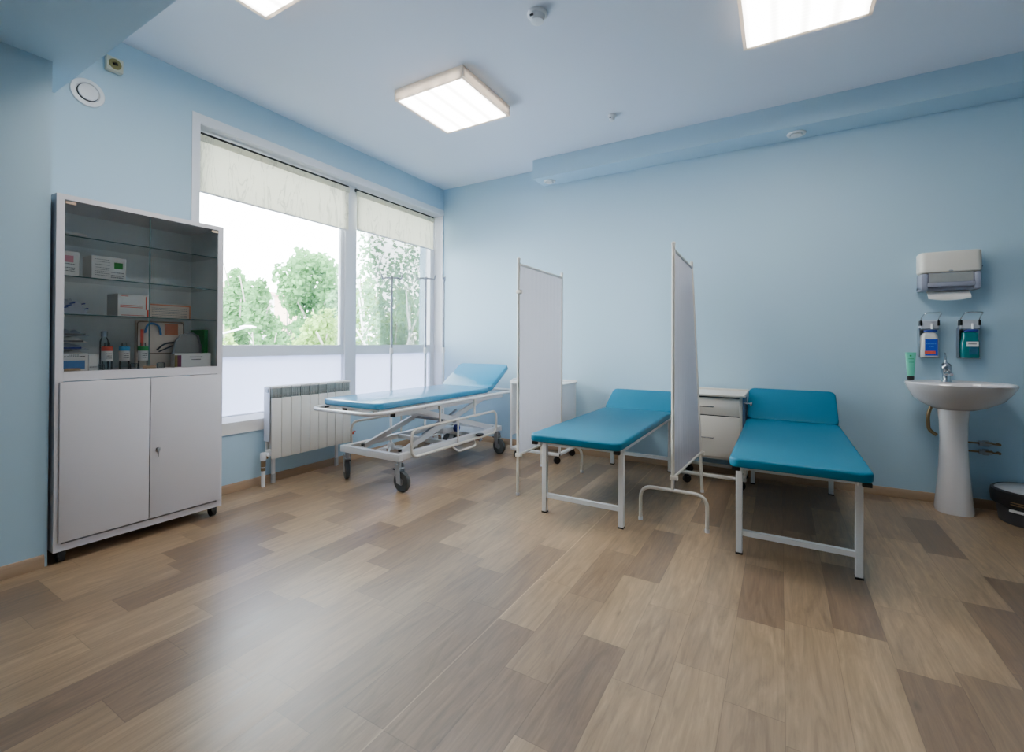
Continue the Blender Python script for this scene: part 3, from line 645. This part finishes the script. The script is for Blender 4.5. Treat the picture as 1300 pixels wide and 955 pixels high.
# ------------------------------------------------------------------ IV stands
def iv(x, y, top, rz, cross, label):
    t = thing('drip_stand', label, 'drip stand', (x, y, 0), 'drip stands in the corner by the window')
    s = MB()
    for k in range(5):
        a = rz+2*PI*k/5; s.tube([(x, y, .085), (x+.08*math.cos(a), y+.08*math.sin(a), .075), (x+.14*math.cos(a), y+.14*math.sin(a), .062)], .011, 8)
    s.lathe([(.03, .06), (.034, .07), (.034, .11), (.02, .13)], (x, y, 0), 18); s.build('base', M['white'], t)
    for k in range(5):
        a = rz+2*PI*k/5; cx, cy = x+.14*math.cos(a), y+.14*math.sin(a)
        c = MB(); c.lathe([(.008, -.012), (.027, -.01), (.027, .01), (.008, .012)], (0, 0, 0), 18, Matrix.Translation((cx, cy, .027)) @ rotm(PI/2, 0, a)); c.cyl((cx, cy, .03), (cx, cy, .068), .008, 8); c.build('caster', M['white'], t)
    MB().cyl((x, y, .1), (x, y, 1.0), .0125, 12).build('lower_tube', M['white'], t)
    MB().cyl((x, y, 1.0), (x, y, top), .0105, 12).build('upper_pole', M['pole'], t)
    MB().lathe([(.012, -.03), (.019, -.026), (.019, .026), (.012, .03)], (x, y, 1.0), 16).build('clamp', M['white'], t)
    h = MB(); d = Vector((math.cos(cross), math.sin(cross), 0)); c0 = Vector((x, y, top))
    for sg in (-1, 1):
        h.tube(fillet([c0, c0+d*.06*sg, c0+d*.085*sg+Vector((0, 0, -.014)), c0+d*.1*sg+Vector((0, 0, .035))], .02), .0085, 8)
    h.lathe([(.006, -.012), (.014, -.01), (.014, .012), (.005, .02)], c0, 14); h.build('bag_hook', M['pole'], t)
iv(.2, -1.02, 1.70, .3, .68, 'white drip stand furthest from the room corner, crossbar before the glass')
iv(.2, -.535, 1.755, .94, .72, 'white drip stand between the other two, crossbar at the window edge')
iv(.2, -.235, 1.79, .314, 2.1, 'white drip stand closest to the room corner, hooks before the wall')

# ------------------------------------------------------------------ examination couches
def couch(dx, label, tip):
    t = thing('examination_couch', label, 'couch', (3.472+dx, -.9, 0), 'flat blue examination couches')
    x0, x1, xc = 3.187+dx, 3.760+dx, 3.472+dx
    MB().prism(rrect(x0, x1, -1.725, -.325, .045), .478, .525, .013).build('mattress', M['vinylB'], t)
    dy, dz = .265, tip-.525; a = math.atan2(dz, dy); L = math.hypot(dy, dz)
    A = Matrix.Translation((0, -.32, .522)) @ Matrix.Rotation(a, 4, 'X')
    MB().prism(rrect(x0, x1, 0, L, .045), -.045, .002, .013, M=A).build('headrest', M['vinylB'], t)
    s = MB()
    for x in (xc-.249, xc+.249): s.box(x-.014, x+.014, -1.66, -.1, .447, .477)
    for y in (-1.62, -.85, -.2): s.box(xc-.235, xc+.235, y-.013, y+.013, .45, .476)
    s.build('frame', M['white'], t)
    s = MB(); s.bar((xc-.2, -.12, .46), (xc-.2, -.17, .55), .02, .02, (1, 0, 0)); s.build('head_prop', M['white'], t); s = MB(); s.bar((xc+.2, -.12, .46), (xc+.2, -.17, .55), .02, .02, (1, 0, 0)); s.build('head_prop', M['white'], t)
    for x in (xc-.249, xc+.249):
        for y in (-1.566, -.2):
            s = MB(); s.box(x-.015, x+.015, y-.015, y+.015, .008, .452, .002, 1); lg = s.build('leg', M['white'], t)
            MB().box(x-.0165, x+.0165, y-.0165, y+.0165, 0, .009).build('foot_cap', M['black'], lg)
    for y in (-1.566, -.2):
        s = MB(); s.box(xc-.234, xc+.234, y-.0125, y+.0125, .098, .124); s.build('crossbar', M['white'], t)
    for x in (xc-.255, xc+.262):
        s = MB(); s.box(x-.018, x+.018, -1.708, -1.685, .458, .478, .003); s.build('corner_pad', M['black'], t)
    return t
couch(-1.118, 'blue examination couch standing between the two white folding screens', .672)
couch(0, 'blue examination couch between the drawer trolley and the washbasin', .738)

# ------------------------------------------------------------------ privacy screens
def screen(xn, yn, xf, yf, xft, arch_near, label):
    """near post foot/top, far post foot, far post top"""
    t = thing('privacy_screen', label, 'screen', ((xn+xf)/2, (yn+yf)/2, 0), 'white fabric privacy screens')
    pn = lambda z: Vector((xn, yn, z)); pf = lambda z: Vector((xf+(xft-xf)*(z/1.66), yf, z))
    zt, zb_ = 1.645, .285
    def pt(u, v):
        z = zb_+(zt-zb_)*v; p = pn(z).lerp(pf(z), .016+.968*u)
        return p+Vector((.0009*math.sin(u*70)*(.4+.6*abs(2*v-1)), 0, 0))
    g = MB(); g.grid(pt, 90, 12); g.build('fabric_panel', M['cloth'], t)
    s = MB(); s.cyl(pn(zt), pf(zt), .009, 10); s.build('crossbar', M['offwhite'], t); s = MB(); s.cyl(pn(zb_), pf(zb_), .009, 10); s.build('crossbar', M['offwhite'], t)
    z0 = .21
    for P, arch in ((pn, arch_near), (pf, not arch_near)):
        s = MB(); s.cyl(P(z0 if arch else .006), P(1.68), .0105, 12); s.lathe([(.011, -.004), (.013, 0), (.011, .01), (.004, .014)], P(1.678), 12); s.build('post', M['offwhite'], t)
        c = P(0)
        if arch:
            s = MB(); s.tube(fillet([c+Vector((-.19, 0, .004)), c+Vector((-.19, 0, z0)), c+Vector((.19, 0, z0)), c+Vector((.19, 0, .004))], .075, 8), .0105, 12); s.build('arched_foot', M['offwhite'], t)
        for z in ((zb_, zt-.2) if (P is pn and not arch_near) else (zb_,)):
            s = MB(); q = P(z); s.box(q.x-.016, q.x+.03, q.y-.013, q.y+.013, q.z-.012, q.z+.014, .003); s.build('clip', M['offwhite'], t)
        for dx in ((-.19, .19) if arch else (0,)):
            f = MB(); f.cyl(c+Vector((dx, 0, 0)), c+Vector((dx, 0, .02)), .0125, 12); f.build('foot_cap', M['casing'], t)
screen(1.795, -1.375, 1.781, -.599, 1.781, False, 'white fabric screen beside the gurney, single straight leg in front')
screen(2.855, -1.375, 2.915, -.622, 2.838, True, 'white fabric screen between the couches, arched foot in front')

# ------------------------------------------------------------------ trolleys
def tcaster(x, y, t):
    c = MB(); c.lathe([(.008, -.014), (.03, -.012), (.03, .012), (.008, .014)], (0, 0, 0), 20, Matrix.Translation((x, y, .03)) @ rotm(PI/2, 0, .7)); c.cyl((x, y, .03), (x, y, .068), .009, 10); c.box(x-.018, x+.018, y-.018, y+.018, .045, .066, .006); c.build('caster', M['black'], t)
t = thing('instrument_trolley', 'open white trolley half hidden behind the first fabric screen', 'trolley', (1.45, -.28, 0))
s = MB(); s.box(1.19, 1.72, -.47, -.09, .698, .712, .004); s.box(1.19, 1.72, -.47, -.46, .712, .728, .002); s.box(1.19, 1.72, -.10, -.09, .712, .728, .002); s.build('top_tray', M['white'], t)
s = MB(); s.tube(fillet([(1.20, -.46, .09), (1.20, -.46, .735), (1.20, -.10, .735), (1.20, -.10, .09)], .06, 6), .011, 10); s.build('end_frame', M['white'], t)
s = MB(); s.box(1.195, 1.205, -.445, -.115, .21, .69, .003); s.build('end_panel', M['white'], t)
s = MB(); s.box(1.694, 1.712, -.462, -.444, .09, .698, .003); s.build('upright', M['white'], t); s = MB(); s.box(1.694, 1.712, -.118, -.1, .09, .698, .003); s.build('upright', M['white'], t)
s = MB(); s.box(1.7, 1.708, -.444, -.118, .2, .697, .002); s.build('side_panel', M['casing'], t)
s = MB(); s.box(1.1985, 1.70, -.463, -.437, .068, .093, .004); s.box(1.1985, 1.70, -.123, -.097, .068, .093, .004); s.box(1.672, 1.70, -.437, -.123, .068, .093, .004); s.box(1.19, 1.216, -.437, -.123, .068, .093, .004); s.build('base_frame', M['white'], t)
s = MB(); s.box(1.7005, 1.704, -.46, -.44, .072, .09); s.build('end_plug', M['black'], t)
for x, y in ((1.26, -.45), (1.675, -.45), (1.26, -.11), (1.675, -.11)): tcaster(x, y, t)
t = thing('drawer_trolley', 'white wheeled drawer trolley between the second screen and a couch', 'trolley', (2.93, -.24, 0))
s = MB(); s.box(2.69, 3.16, -.405, -.06, .205, .685, .004); s.build('cabinet', M['offwhite'], t)
s = MB(); s.box(2.67, 3.185, -.435, -.04, .685, .7, .003); s.box(2.67, 3.185, -.05, -.04, .7, .715, .002); s.box(3.175, 3.185, -.435, -.05, .7, .712, .002); s.box(2.67, 2.68, -.435, -.05, .7, .712, .002); s.build('top', M['offwhite'], t)
for z0, z1, zh in ((.54, .672, .604), (.225, .532, .368)):
    s = MB(); s.box(2.70, 3.143, -.418, -.405, z0, z1, .003); d = s.build('drawer', M['offwhite'], t)
    s = MB(); s.tube(fillet([(2.87, -.418, zh), (2.87, -.437, zh), (2.968, -.437, zh), (2.968, -.418, zh)], .01, 4), .0045, 8); s.build('handle', M['chrome'], d)
s = MB(); s.box(2.70, 3.143, -.4075, -.403, .532, .54); s.box(2.70, 3.143, -.4075, -.403, .672, .679); s.build('drawer_gap', M['dark'], t)
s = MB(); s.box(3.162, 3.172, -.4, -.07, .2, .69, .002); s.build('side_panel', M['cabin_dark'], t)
s = MB()
for y in (-.42, -.07): s.box(2.68, 3.19, y-.012, y+.012, .066, .09, .004)
for x in (2.7, 3.178): s.box(x-.012, x+.012, -.43, -.06, .09, .112, .003); 
for x in (2.7, 3.172):
    for y in (-.36, -.1): s.box(x-.01, x+.01, y-.01, y+.01, .112, .21)
s.build('base_frame', M['offwhite'], t)
s = MB(); s.cyl((3.172, -.43, .645), (3.222, -.43, .645), .006, 10); s.lathe([(.006, 0), (.012, .002), (.014, .012), (.008, .016)], (0, 0, 0), 16, Matrix.Translation((3.214, -.43, .645)) @ rotm(0, PI/2)); s.build('side_knob', M['chrome'], t)
for x, y in ((2.775, -.42), (3.155, -.42), (2.74, -.09), (3.155, -.09)): tcaster(x, y, t)

# ------------------------------------------------------------------ washbasin corner
SX = 4.384
wb = thing('washbasin', 'white pedestal washbasin on the back wall', 'washbasin', (SX, -.22, 0))
def outline(w, d, n=40, yb=-.004, z=0, cx=SX):
    pts = []
    for k in range(n):
        a = 2*PI*k/n; c, s_ = math.cos(a), math.sin(a)
        ex = 2.4; x = w*math.copysign(abs(c)**(2/ex), c); y = math.copysign(abs(s_)**(2/ex), s_)
        yy = -d/2+y*d/2
        if y > 0: x *= 1
        pts.append((cx+x, yb+yy, z))
    return pts
rings = [outline(.1, .25, yb=-.02, z=.665), outline(.15, .34, yb=-.006, z=.69), outline(.21, .42, yb=-.004, z=.735), outline(.238, .47, yb=-.003, z=.785), outline(.254, .495, yb=-.002, z=.822), outline(.258, .5, yb=-.002, z=.835), outline(.252, .494, yb=-.004, z=.843),
         outline(.238, .44, yb=-.03, z=.841), outline(.222, .355, yb=-.105, z=.832), outline(.2, .32, yb=-.12, z=.79), outline(.14, .24, yb=-.16, z=.745), outline(.03, .05, yb=-.24, z=.735)]
MB().loft(rings).build('basin', M['porcelain'], wb)
def ped(w, d, z, yc):
    return [(SX-.003+w*math.copysign(abs(math.cos(a))**.8, math.cos(a)), yc+d*math.copysign(abs(math.sin(a))**.8, math.sin(a)), z) for a in [2*PI*k/32 for k in range(32)]]
MB().loft([ped(.092, .105, 0, -.175), ped(.094, .107, .02, -.175), ped(.084, .1, .12, -.175), ped(.072, .09, .28, -.172), ped(.064, .085, .45, -.17), ped(.067, .088, .58, -.168), ped(.074, .1, .66, -.165), ped(.08, .11, .69, -.165)]).build('pedestal', M['porcelain'], wb)
s = MB(); tx, ty = 4.368, -.075
s.lathe([(.027, 0), (.027, .006), (.022, .012), (.021, .05), (.027, .075), (.03, .095), (.026, .115), (.012, .128)], (tx, ty, .836), 24); s.tube(fillet([(tx, ty, .89), (tx, ty-.06, .905), (tx, ty-.11, .89)], .03), .014, 12, r1=.01); f = s.build('faucet', M['chrome'], wb)
s = MB(); s.tube([(tx, ty, .955), (tx-.002, ty+.006, .99), (tx-.004, ty+.01, 1.032)], .0075, 10, r1=.005); s.build('faucet_lever', M['chrome'], f)
s = MB(); s.tube(fillet([(SX-.085, -.05, .67), (SX-.105, -.05, .6), (SX-.1, -.05, .5), (SX-.06, -.06, .47)], .06), .011, 10); s.build('drain_hose', M['brass'], wb)
MB().lathe([(.03, 0), (.026, .004), (.01, .003)], (SX, -.2625, .7355), 20).build('drain', M['chrome'], wb)
for z, l in ((.435, 'upper brass stop valve on the wall beside the pedestal'), (.378, 'lower brass stop valve on the wall beside the pedestal')):
    t = thing('stop_valve', l, 'valve', (4.56, -.03, z), 'brass stop valves')
    s = MB(); s.cyl((4.462, -.03, z), (4.545, -.03, z), .006, 10); s.cyl((4.59, -.03, z), (4.64, -.03, z-.002), .006, 10); s.cyl((4.638, -.03, z-.002), (4.638, 0, z-.002), .009, 10); s.build('pipe', M['brass'], t)
    s = MB(); s.cyl((4.54, -.03, z), (4.556, -.03, z), .018, 6); s.lathe([(.01, -.022), (.021, -.013), (.021, .013), (.01, .022)], (0, 0, 0), 14, Matrix.Translation((4.572, -.03, z)) @ rotm(0, PI/2)); s.cyl((4.585, -.03, z), (4.6, -.03, z), .017, 6); s.build('body', M['steel'], t)
    s = MB(); s.box(4.565, 4.6, -.058, -.048, z+.004, z+.014, .003); s.cyl((4.572, -.05, z+.005), (4.572, -.03, z+.005), .005, 8); s.build('handle', M['brass'], t)
# paper towel dispenser
td = thing('towel_dispenser', 'white and smoky plastic paper towel dispenser above the washbasin', 'dispenser', (4.375, -.07, 1.39))
s = MB(); s.prism(rrect(4.222, 4.535, -.135, -.004, .035), 1.566, 1.708, .014); s.build('cover', M['offwhite'], td)
s = MB(); s.lathe([(.004, 0), (.012, .001), (.006, .004)], (0, 0, 0), 16, Matrix.Translation((4.378, -.1352, 1.576)) @ rotm(PI/2), sy=.5); s.build('lock', M['steel'], td)
s = MB(); s.box(4.228, 4.268, -.128, -.004, 1.452, 1.5655, .012); s.box(4.492, 4.529, -.128, -.004, 1.452, 1.5655, .012); s.box(4.268, 4.492, -.124, -.004, 1.5, 1.5655, .002); s.box(4.262, 4.5, -.131, -.1, 1.472, 1.503, .006); s.box(4.228, 4.529, -.1, -.004, 1.45, 1.48, .006); s.build('lower_housing', M['smoky'], td)
s = MB(); s.box(4.272, 4.488, -.1265, -.124, 1.503, 1.562, .001, 1); s.build('towel_stack', M['greycloth'], td)
tw = MB(); tw.grid(lambda u, v: (4.272+.213*u, -.05-.055*math.sin(v*PI*.55), 1.452-.058*v-.012*math.sin(u*PI)*v), 14, 6, .006)
tag(tw.build('paper_towel', M['paper'], origin=(4.378, -.08, 1.39)), 'white paper towel tongue hanging out of the dispenser', 'paper towel')
MB().box(4.535, 4.56, -.03, -.02, 1.605, 1.611).build('side_pin', M['cabin_dark'], td)
# elbow soap dispensers and their bottles
def soap(x0, x1, label):
    t = thing('soap_dispenser', label, 'dispenser', ((x0+x1)/2, -.05, .995), 'steel lever dispensers over the washbasin'); xc = (x0+x1)/2
    s = MB(); s.box(x0+.004, x1-.004, -.006, -.0005, 1.0, 1.25, .002, 1); s.mi = 1; s.box(x0, x1, -.075, -.002, 1.195, 1.25, .004); s.mi = 0; s.box(x0-.004, x0, -.055, -.002, 1.0, 1.2, .001, 1); s.box(x0, x1, -.095, -.004, .993, .997); s.box(x0+.002, x1-.002, -.078, -.004, 1.184, 1.196, .002, 1); s.build('holder', [M['steel'], M['plate']], t)
    for x in (x0+.002, x1-.002):
        s = MB(); s.box(x-.006, x+.006, -.082, -.03, 1.213, 1.25, .003); s.build('pivot_cap', M['black'], t)
    s = MB(); s.tube(fillet([(x0, -.06, 1.24), (x0+.004, -.075, 1.27), (x0+.012, -.13, 1.298), (x1+.004, -.13, 1.298), (x1, -.075, 1.27), (x1-.002, -.06, 1.24)], .02), .0035, 8); s.build('lever', M['chrome'], t)
    s = MB(); s.prism(rrect(x0+.02, x1-.006, -.088, -.03, .02), 1.172, 1.186, .004); s.build('pump_collar', M['navy'], t)
    s = MB(); s.cyl((xc+.01, -.083, 1.19), (xc+.01, -.083, 1.225), .007, 10); s.build('spout', M['white'], t)
soap(4.238, 4.332, 'steel lever dispenser holding the white bottle')
soap(4.44, 4.534, 'steel lever dispenser holding the teal bottle')
def sbottle(x0, x1, m, label, shoulder):
    t = thing('soap_bottle', label, 'bottle', ((x0+x1)/2, -.05, .997), 'bottles in the lever dispensers'); xc = (x0+x1)/2; h = (x1-x0)/2
    R_ = lambda w, d, z: [(xc+a*w, -.05+b_*d, z) for a, b_ in rrect(-1, 1, -1, 1, .45, 5)]
    if shoulder: rg = [R_(h*.95, .036, .9975), R_(h, .039, 1.005), R_(h, .039, 1.12), R_(h*.9, .036, 1.145), R_(h*.66, .03, 1.162), R_(h*.36, .02, 1.17)]
    else: rg = [R_(h*.95, .036, .9975), R_(h, .039, 1.005), R_(h, .039, 1.1), R_(h*.86, .037, 1.13), R_(h*.84, .036, 1.165), R_(h*.4, .024, 1.171)]
    MB().loft(rg).build('container', m, t); return t, xc
t, xc = sbottle(4.24, 4.33, M['soapwhite'], 'white soap bottle with a blue and red label', True)
s = MB(); s.box(xc-.028, xc+.038, -.0902, -.0893, 1.01, 1.122); s.build('blue_label', M['royal'], t)
s = MB(); s.box(xc-.03, xc+.026, -.0908, -.0903, 1.022, 1.042); s.build('red_band', M['red'], t)
s = MB()
rnd = random.Random(5)
for z, a, b_ in ((1.088, -.02, .03), (1.07, -.006, .014)):
    x = a
    while x < b_: s.box(xc+x, xc+x+.004, -.0907, -.0903, z, z+.005); x += rnd.choice((.005, .006, .008))
s.build('print', M['cyan'], t)
t, xc = sbottle(4.442, 4.532, M['teal'], 'teal antiseptic bottle with a small white name label', False)
s = MB(); s.box(xc-.022, xc+.036, -.0915, -.089, 1.073, 1.106); s.build('white_label', M['paper'], t)
s = MB(); x = -.014
while x < .026: s.box(xc+x, xc+x+.0035, -.0921, -.0916, 1.088, 1.094); x += .0045
s.build('print', M['inkdark'], t)
s = MB(); s.box(xc-.01, xc+.034, -.0905, -.089, 1.02, 1.07); s.build('picture_panel', M['tealdark'], t)
# hand cream tube on the basin rim
t = thing('cream_tube', 'mint green cream tube standing on its black cap on the basin rim', 'tube', (4.184, -.1, .8435))
s = MB(); R_ = lambda w, d, z: [(4.180+w*math.cos(2*PI*k/20), -.1+d*math.sin(2*PI*k/20), z) for k in range(20)]
s.loft([R_(.018, .017, .868), R_(.0205, .018, .885), R_(.024, .013, .95), R_(.028, .006, 1.01), R_(.0295, .002, 1.031)]); s.build('body', M['mint'], t)
MB().lathe([(.0175, 0), (.019, .003), (.019, .024), (.017, .026)], (4.18, -.1, .8432), 20).build('cap', M['black'], t)
s = MB(); s.lathe([(.001, 0), (.006, .0005), (.001, .001)], (0, 0, 0), 12, Matrix.Translation((4.178, -.1075, 1.008)) @ rotm(PI/2-.1)); s.box(4.166, 4.195, -.1105, -.1085, .985, .988); s.box(4.168, 4.194, -.115, -.1125, .962, .965); s.build('leaf_mark', M['green'], t)
# waste bin
t = thing('waste_bin', 'low round black bin with a grey lid, in the corner past the washbasin', 'bin', (4.745, -.215, 0))
BC = (4.738, -.225, 0)
MB().lathe([(.15, 0), (.158, .006), (.17, .1), (.172, .112)], BC, 40).build('body', M['lowbin'], t)
MB().lathe([(.176, .108), (.192, .118), (.197, .16), (.194, .196), (.182, .205), (.176, .2)], BC, 40, cap=False).build('rim_band', M['black'], t)
MB().lathe([(.18, .17), (.181, .196), (.17, .206), (.1, .212), (.01, .214)], BC, 40).build('lid', M['lid'], t)
a0 = 3.95
s = MB(); A = Matrix.Translation((BC[0]+.168*math.cos(a0), BC[1]+.168*math.sin(a0), 0)) @ Matrix.Rotation(a0, 4, 'Z'); s.box(-.008, .014, -.035, .035, .085, .1, .003, M=A); s.build('pedal_tab', M['white'], t)
s = MB()
for z in (.135, .148): s.tube([(BC[0]+.1965*math.cos(a), BC[1]+.1965*math.sin(a), z) for a in [a0-.1+.06*k for k in range(12)]], .003, 6)
s.build('trim_strip', M['brass'], t)

# ------------------------------------------------------------------ outside the window
def look(u, d, v=430):
    """ground point seen in image column u at horizontal distance d; height for image row v"""
    th = YAW+math.atan((650-u)/F); h = 1.08+(430-v)/F*d*math.cos(th-YAW)
    return CAM.x-d*math.sin(th), CAM.y+d*math.cos(th), h
GZ = -3.6
struct(MB().box(-110, -.6, -20, 110, GZ-.3, GZ).build('ground', M['ground_grey']), 'unseen ground outside the window, grey for neutral bounce light', 'ground')
def crown(mb, c, rx, rz, n, size, seed, droop=0, clumps=14):
    rnd = random.Random(seed); cl = []
    for _ in range(clumps):
        a = rnd.uniform(0, 2*PI); zz = rnd.uniform(-.85, .9); rr = math.sqrt(max(.05, 1-zz*zz))*rnd.uniform(.35, .9)
        cl.append((Vector((rr*math.cos(a)*rx*.8, rr*math.sin(a)*rx*.8, zz*rz*.85)), rnd.uniform(.25, .45)))
    t = bmesh.new()
    for i in range(n):
        q, s_ = cl[i % clumps]; v = Vector((rnd.gauss(0, 1), rnd.gauss(0, 1), rnd.gauss(0, 1))).normalized()*rnd.random()**.45
        p = Vector(c)+q+Vector((v.x*rx*s_, v.y*rx*s_, v.z*rz*s_))
        if droop: p.z -= droop*rnd.random()
        a = Vector((rnd.uniform(-1, 1), rnd.uniform(-1, 1), rnd.uniform(-1, 1))).normalized(); b_ = a.orthogonal().normalized(); s2 = size*rnd.uniform(.6, 1.3)
        vs = [t.verts.new(p+a*s2*.5), t.verts.new(p+b_*s2*.32), t.verts.new(p-a*s2*.5), t.verts.new(p-b_*s2*.32)]; t.faces.new(vs)
    mb._add(t)
def tree(u, d, vtop, wpx, label, leaf, seed, n=3000, size=.28, bark='bark', low=.3, trunk=.16, droop=0, clumps=16):
    x, y, zt = look(u, d, vtop); r = wpx/F*d*math.cos(math.atan((650-u)/F))*.5; h = zt-GZ; cz0 = GZ+h*low; rz = (zt-cz0)/2
    t = thing('garden_tree', label, 'tree', (x, y, GZ), 'trees outside the window'); rnd = random.Random(seed)
    f = MB(); crown(f, (x, y, cz0+rz), r, rz, n, size, seed, droop, clumps); f.build('foliage', M[leaf], t)
    s = MB(); path = [(x+rnd.uniform(-.12, .12)*k, y+rnd.uniform(-.12, .12)*k, GZ+h*.86*k/5) for k in range(6)]; s.tube(path, trunk, 8, r1=trunk*.25)
    for k in range(5):
        a = rnd.uniform(0, 2*PI); p = Vector(path[2+k % 3]); s.tube([p, p+Vector((math.cos(a)*r*.4, math.sin(a)*r*.4, rz*.35)), p+Vector((math.cos(a)*r*.65, math.sin(a)*r*.65, rz*.75))], trunk*.4, 6, r1=.02)
    s.build('trunk', M[bark], t); return t
tree(391, 30, 308, 92, 'broad leafy tree rising tallest above the others in the wide pane', 'leafA', 1, 4200, .34, low=.42, clumps=22)
tree(303, 26, 338, 66, 'dense green tree next to the cabinet edge', 'leafA', 2, 3600, .3, low=.1)
tree(335, 24, 352, 56, 'rounded green tree just left of the peach building wall', 'leafA', 3, 3600, .28, low=.1)
tree(428, 27, 345, 56, 'green tree close behind the window mullion', 'leafC', 4, 3600, .28, low=.1)
tree(405, 20, 392, 76, 'low pale yellow-green bush tree at the base of the wide pane', 'leafB', 5, 3600, .22, low=.1)
tree(286, 17, 412, 44, 'low pale shrub under the street lamp arm', 'leafB', 6, 2400, .2, low=.1)
tree(474, 15, 262, 80, 'white-trunked birch with speckled leaves, first beyond the mullion', 'leafC', 7, 1000, .15, 'birch', .55, .09, 1.2, 44)
tree(516, 17, 258, 62, 'thin white-trunked birch in the middle of the narrow pane', 'leafC', 8, 800, .16, 'birch', .55, .07, 1.2, 44)
tree(546, 15, 275, 60, 'thin white-trunked birch nearest the wall corner', 'leafC', 9, 700, .15, 'birch', .5, .07, 1.2, 40)
tree(462, 34, 347, 64, 'leafy tree behind the first birch', 'leafB', 10, 3200, .34, low=.08)
tree(503, 31, 356, 74, 'wide tree filling the gap behind the birches', 'leafB', 12, 3600, .32, low=.05)
tree(545, 28, 350, 60, 'bushy tree behind the corner birch', 'leafB', 13, 3200, .28, low=.05)
tree(364, 40, 385, 76, 'far low trees before the peach building', 'leafA', 14, 3000, .4, low=.05)
tree(455, 42, 372, 80, 'far tree behind the mullion', 'leafC', 15, 3000, .4, low=.05)
# apartment building beyond the trees
bx, by, bz = look(348, 52, 366)
th = YAW+math.atan((650-352)/F)
A = Matrix.Translation((bx, by, 0)) @ Matrix.Rotation(th+.5, 4, 'Z')
t = thing('apartment_building', 'pale apartment building with a peach end wall beyond the trees', 'building', (bx, by, GZ))
s = MB(); s.M = A; s.box(-10, 0, 0, 9, GZ, bz-.4); s.build('long_wall', M['greywall'], t)
s = MB(); s.M = A; s.box(.0, 2.6, 0, 9, GZ, bz-.4); s.build('end_wall', M['brick'], t)
s = MB(); s.M = A; s.box(-10.4, 3.0, -.4, 9.4, bz-.4, bz-.1); s.prism([(-.4, bz-.1), (9.4, bz-.1), (4.5, bz+1.0)], -10.4, -1, axis='x'); s.build('roof', M['roof'], t)
for i in range(4):
    for k in range(3):
        s = MB(); s.M = A; x = -9+i*2.4; z = GZ+1+k*2.7; s.box(x, x+1.2, -.06, .0, z, z+1.4); s.build('window', M['panedark'], t)
for u, d, label in ((318, 15, 'street lamp with a curved arm, seen low beside the cabinet'), (470, 19, 'street lamp whose thin arm shows low behind the first birch')):
    hx, hy, hz = look(u, d, 411 if u < 400 else 418); px, py, _ = look(u-(52 if u < 400 else 25), d*.99)
    t = thing('street_lamp', label, 'lamp', (px, py, GZ))
    MB().tube([(px, py, GZ), (px, py, hz-.4)], .07, 10, r1=.045).build('pole', M['casing'], t)
    dv = Vector((hx-px, hy-py, 0)); L = dv.length; dv.normalize(); p0 = Vector((px, py, hz-.42))
    MB().tube(fillet([p0, p0+Vector((0, 0, .12)), p0+dv*L*.35+Vector((0, 0, .24)), p0+dv*L*.86+Vector((0, 0, .4))], .25), .025, 8).build('arm', M['casing'], t)
    s = MB(); q = p0+dv*L*.93+Vector((0, 0, .42)); s.lathe([(.02, -.03), (.12, -.02), (.13, .01), (.05, .05)], (0, 0, 0), 16, Matrix.Translation(q) @ Matrix.Rotation(math.atan2(dv.y, dv.x), 4, 'Z'), sx=1.7); s.build('lamp_head', M['white'], t)

# ------------------------------------------------------------------ light
SKY = 15
wd = bpy.data.worlds.new('overcast'); scene.world = wd; wd.use_nodes = True; nt = wd.node_tree
bg = nt.nodes['Background']; tc = nt.nodes.new('ShaderNodeTexCoord'); sp = nt.nodes.new('ShaderNodeSeparateXYZ'); rp = nt.nodes.new('ShaderNodeValToRGB')
nt.links.new(tc.outputs['Generated'], sp.inputs[0]); nt.links.new(sp.outputs['Z'], rp.inputs[0]); nt.links.new(rp.outputs['Color'], bg.inputs['Color'])
rp.color_ramp.elements[0].color = (.90, .95, 1, 1); rp.color_ramp.elements[1].color = (.86, .93, 1, 1)
bg.inputs['Strength'].default_value = SKY
cy = scene.cycles; cy.transparent_max_bounces = 32; cy.max_bounces = 14; cy.diffuse_bounces = 7
scene.view_settings.view_transform = 'AgX'; scene.view_settings.look = 'AgX - Base Contrast'; scene.view_settings.exposure = 1.0; scene.view_settings.gamma = 1
for o in bpy.data.objects:
    for k in ('_o', '_p'):
        if k in o: del o[k]
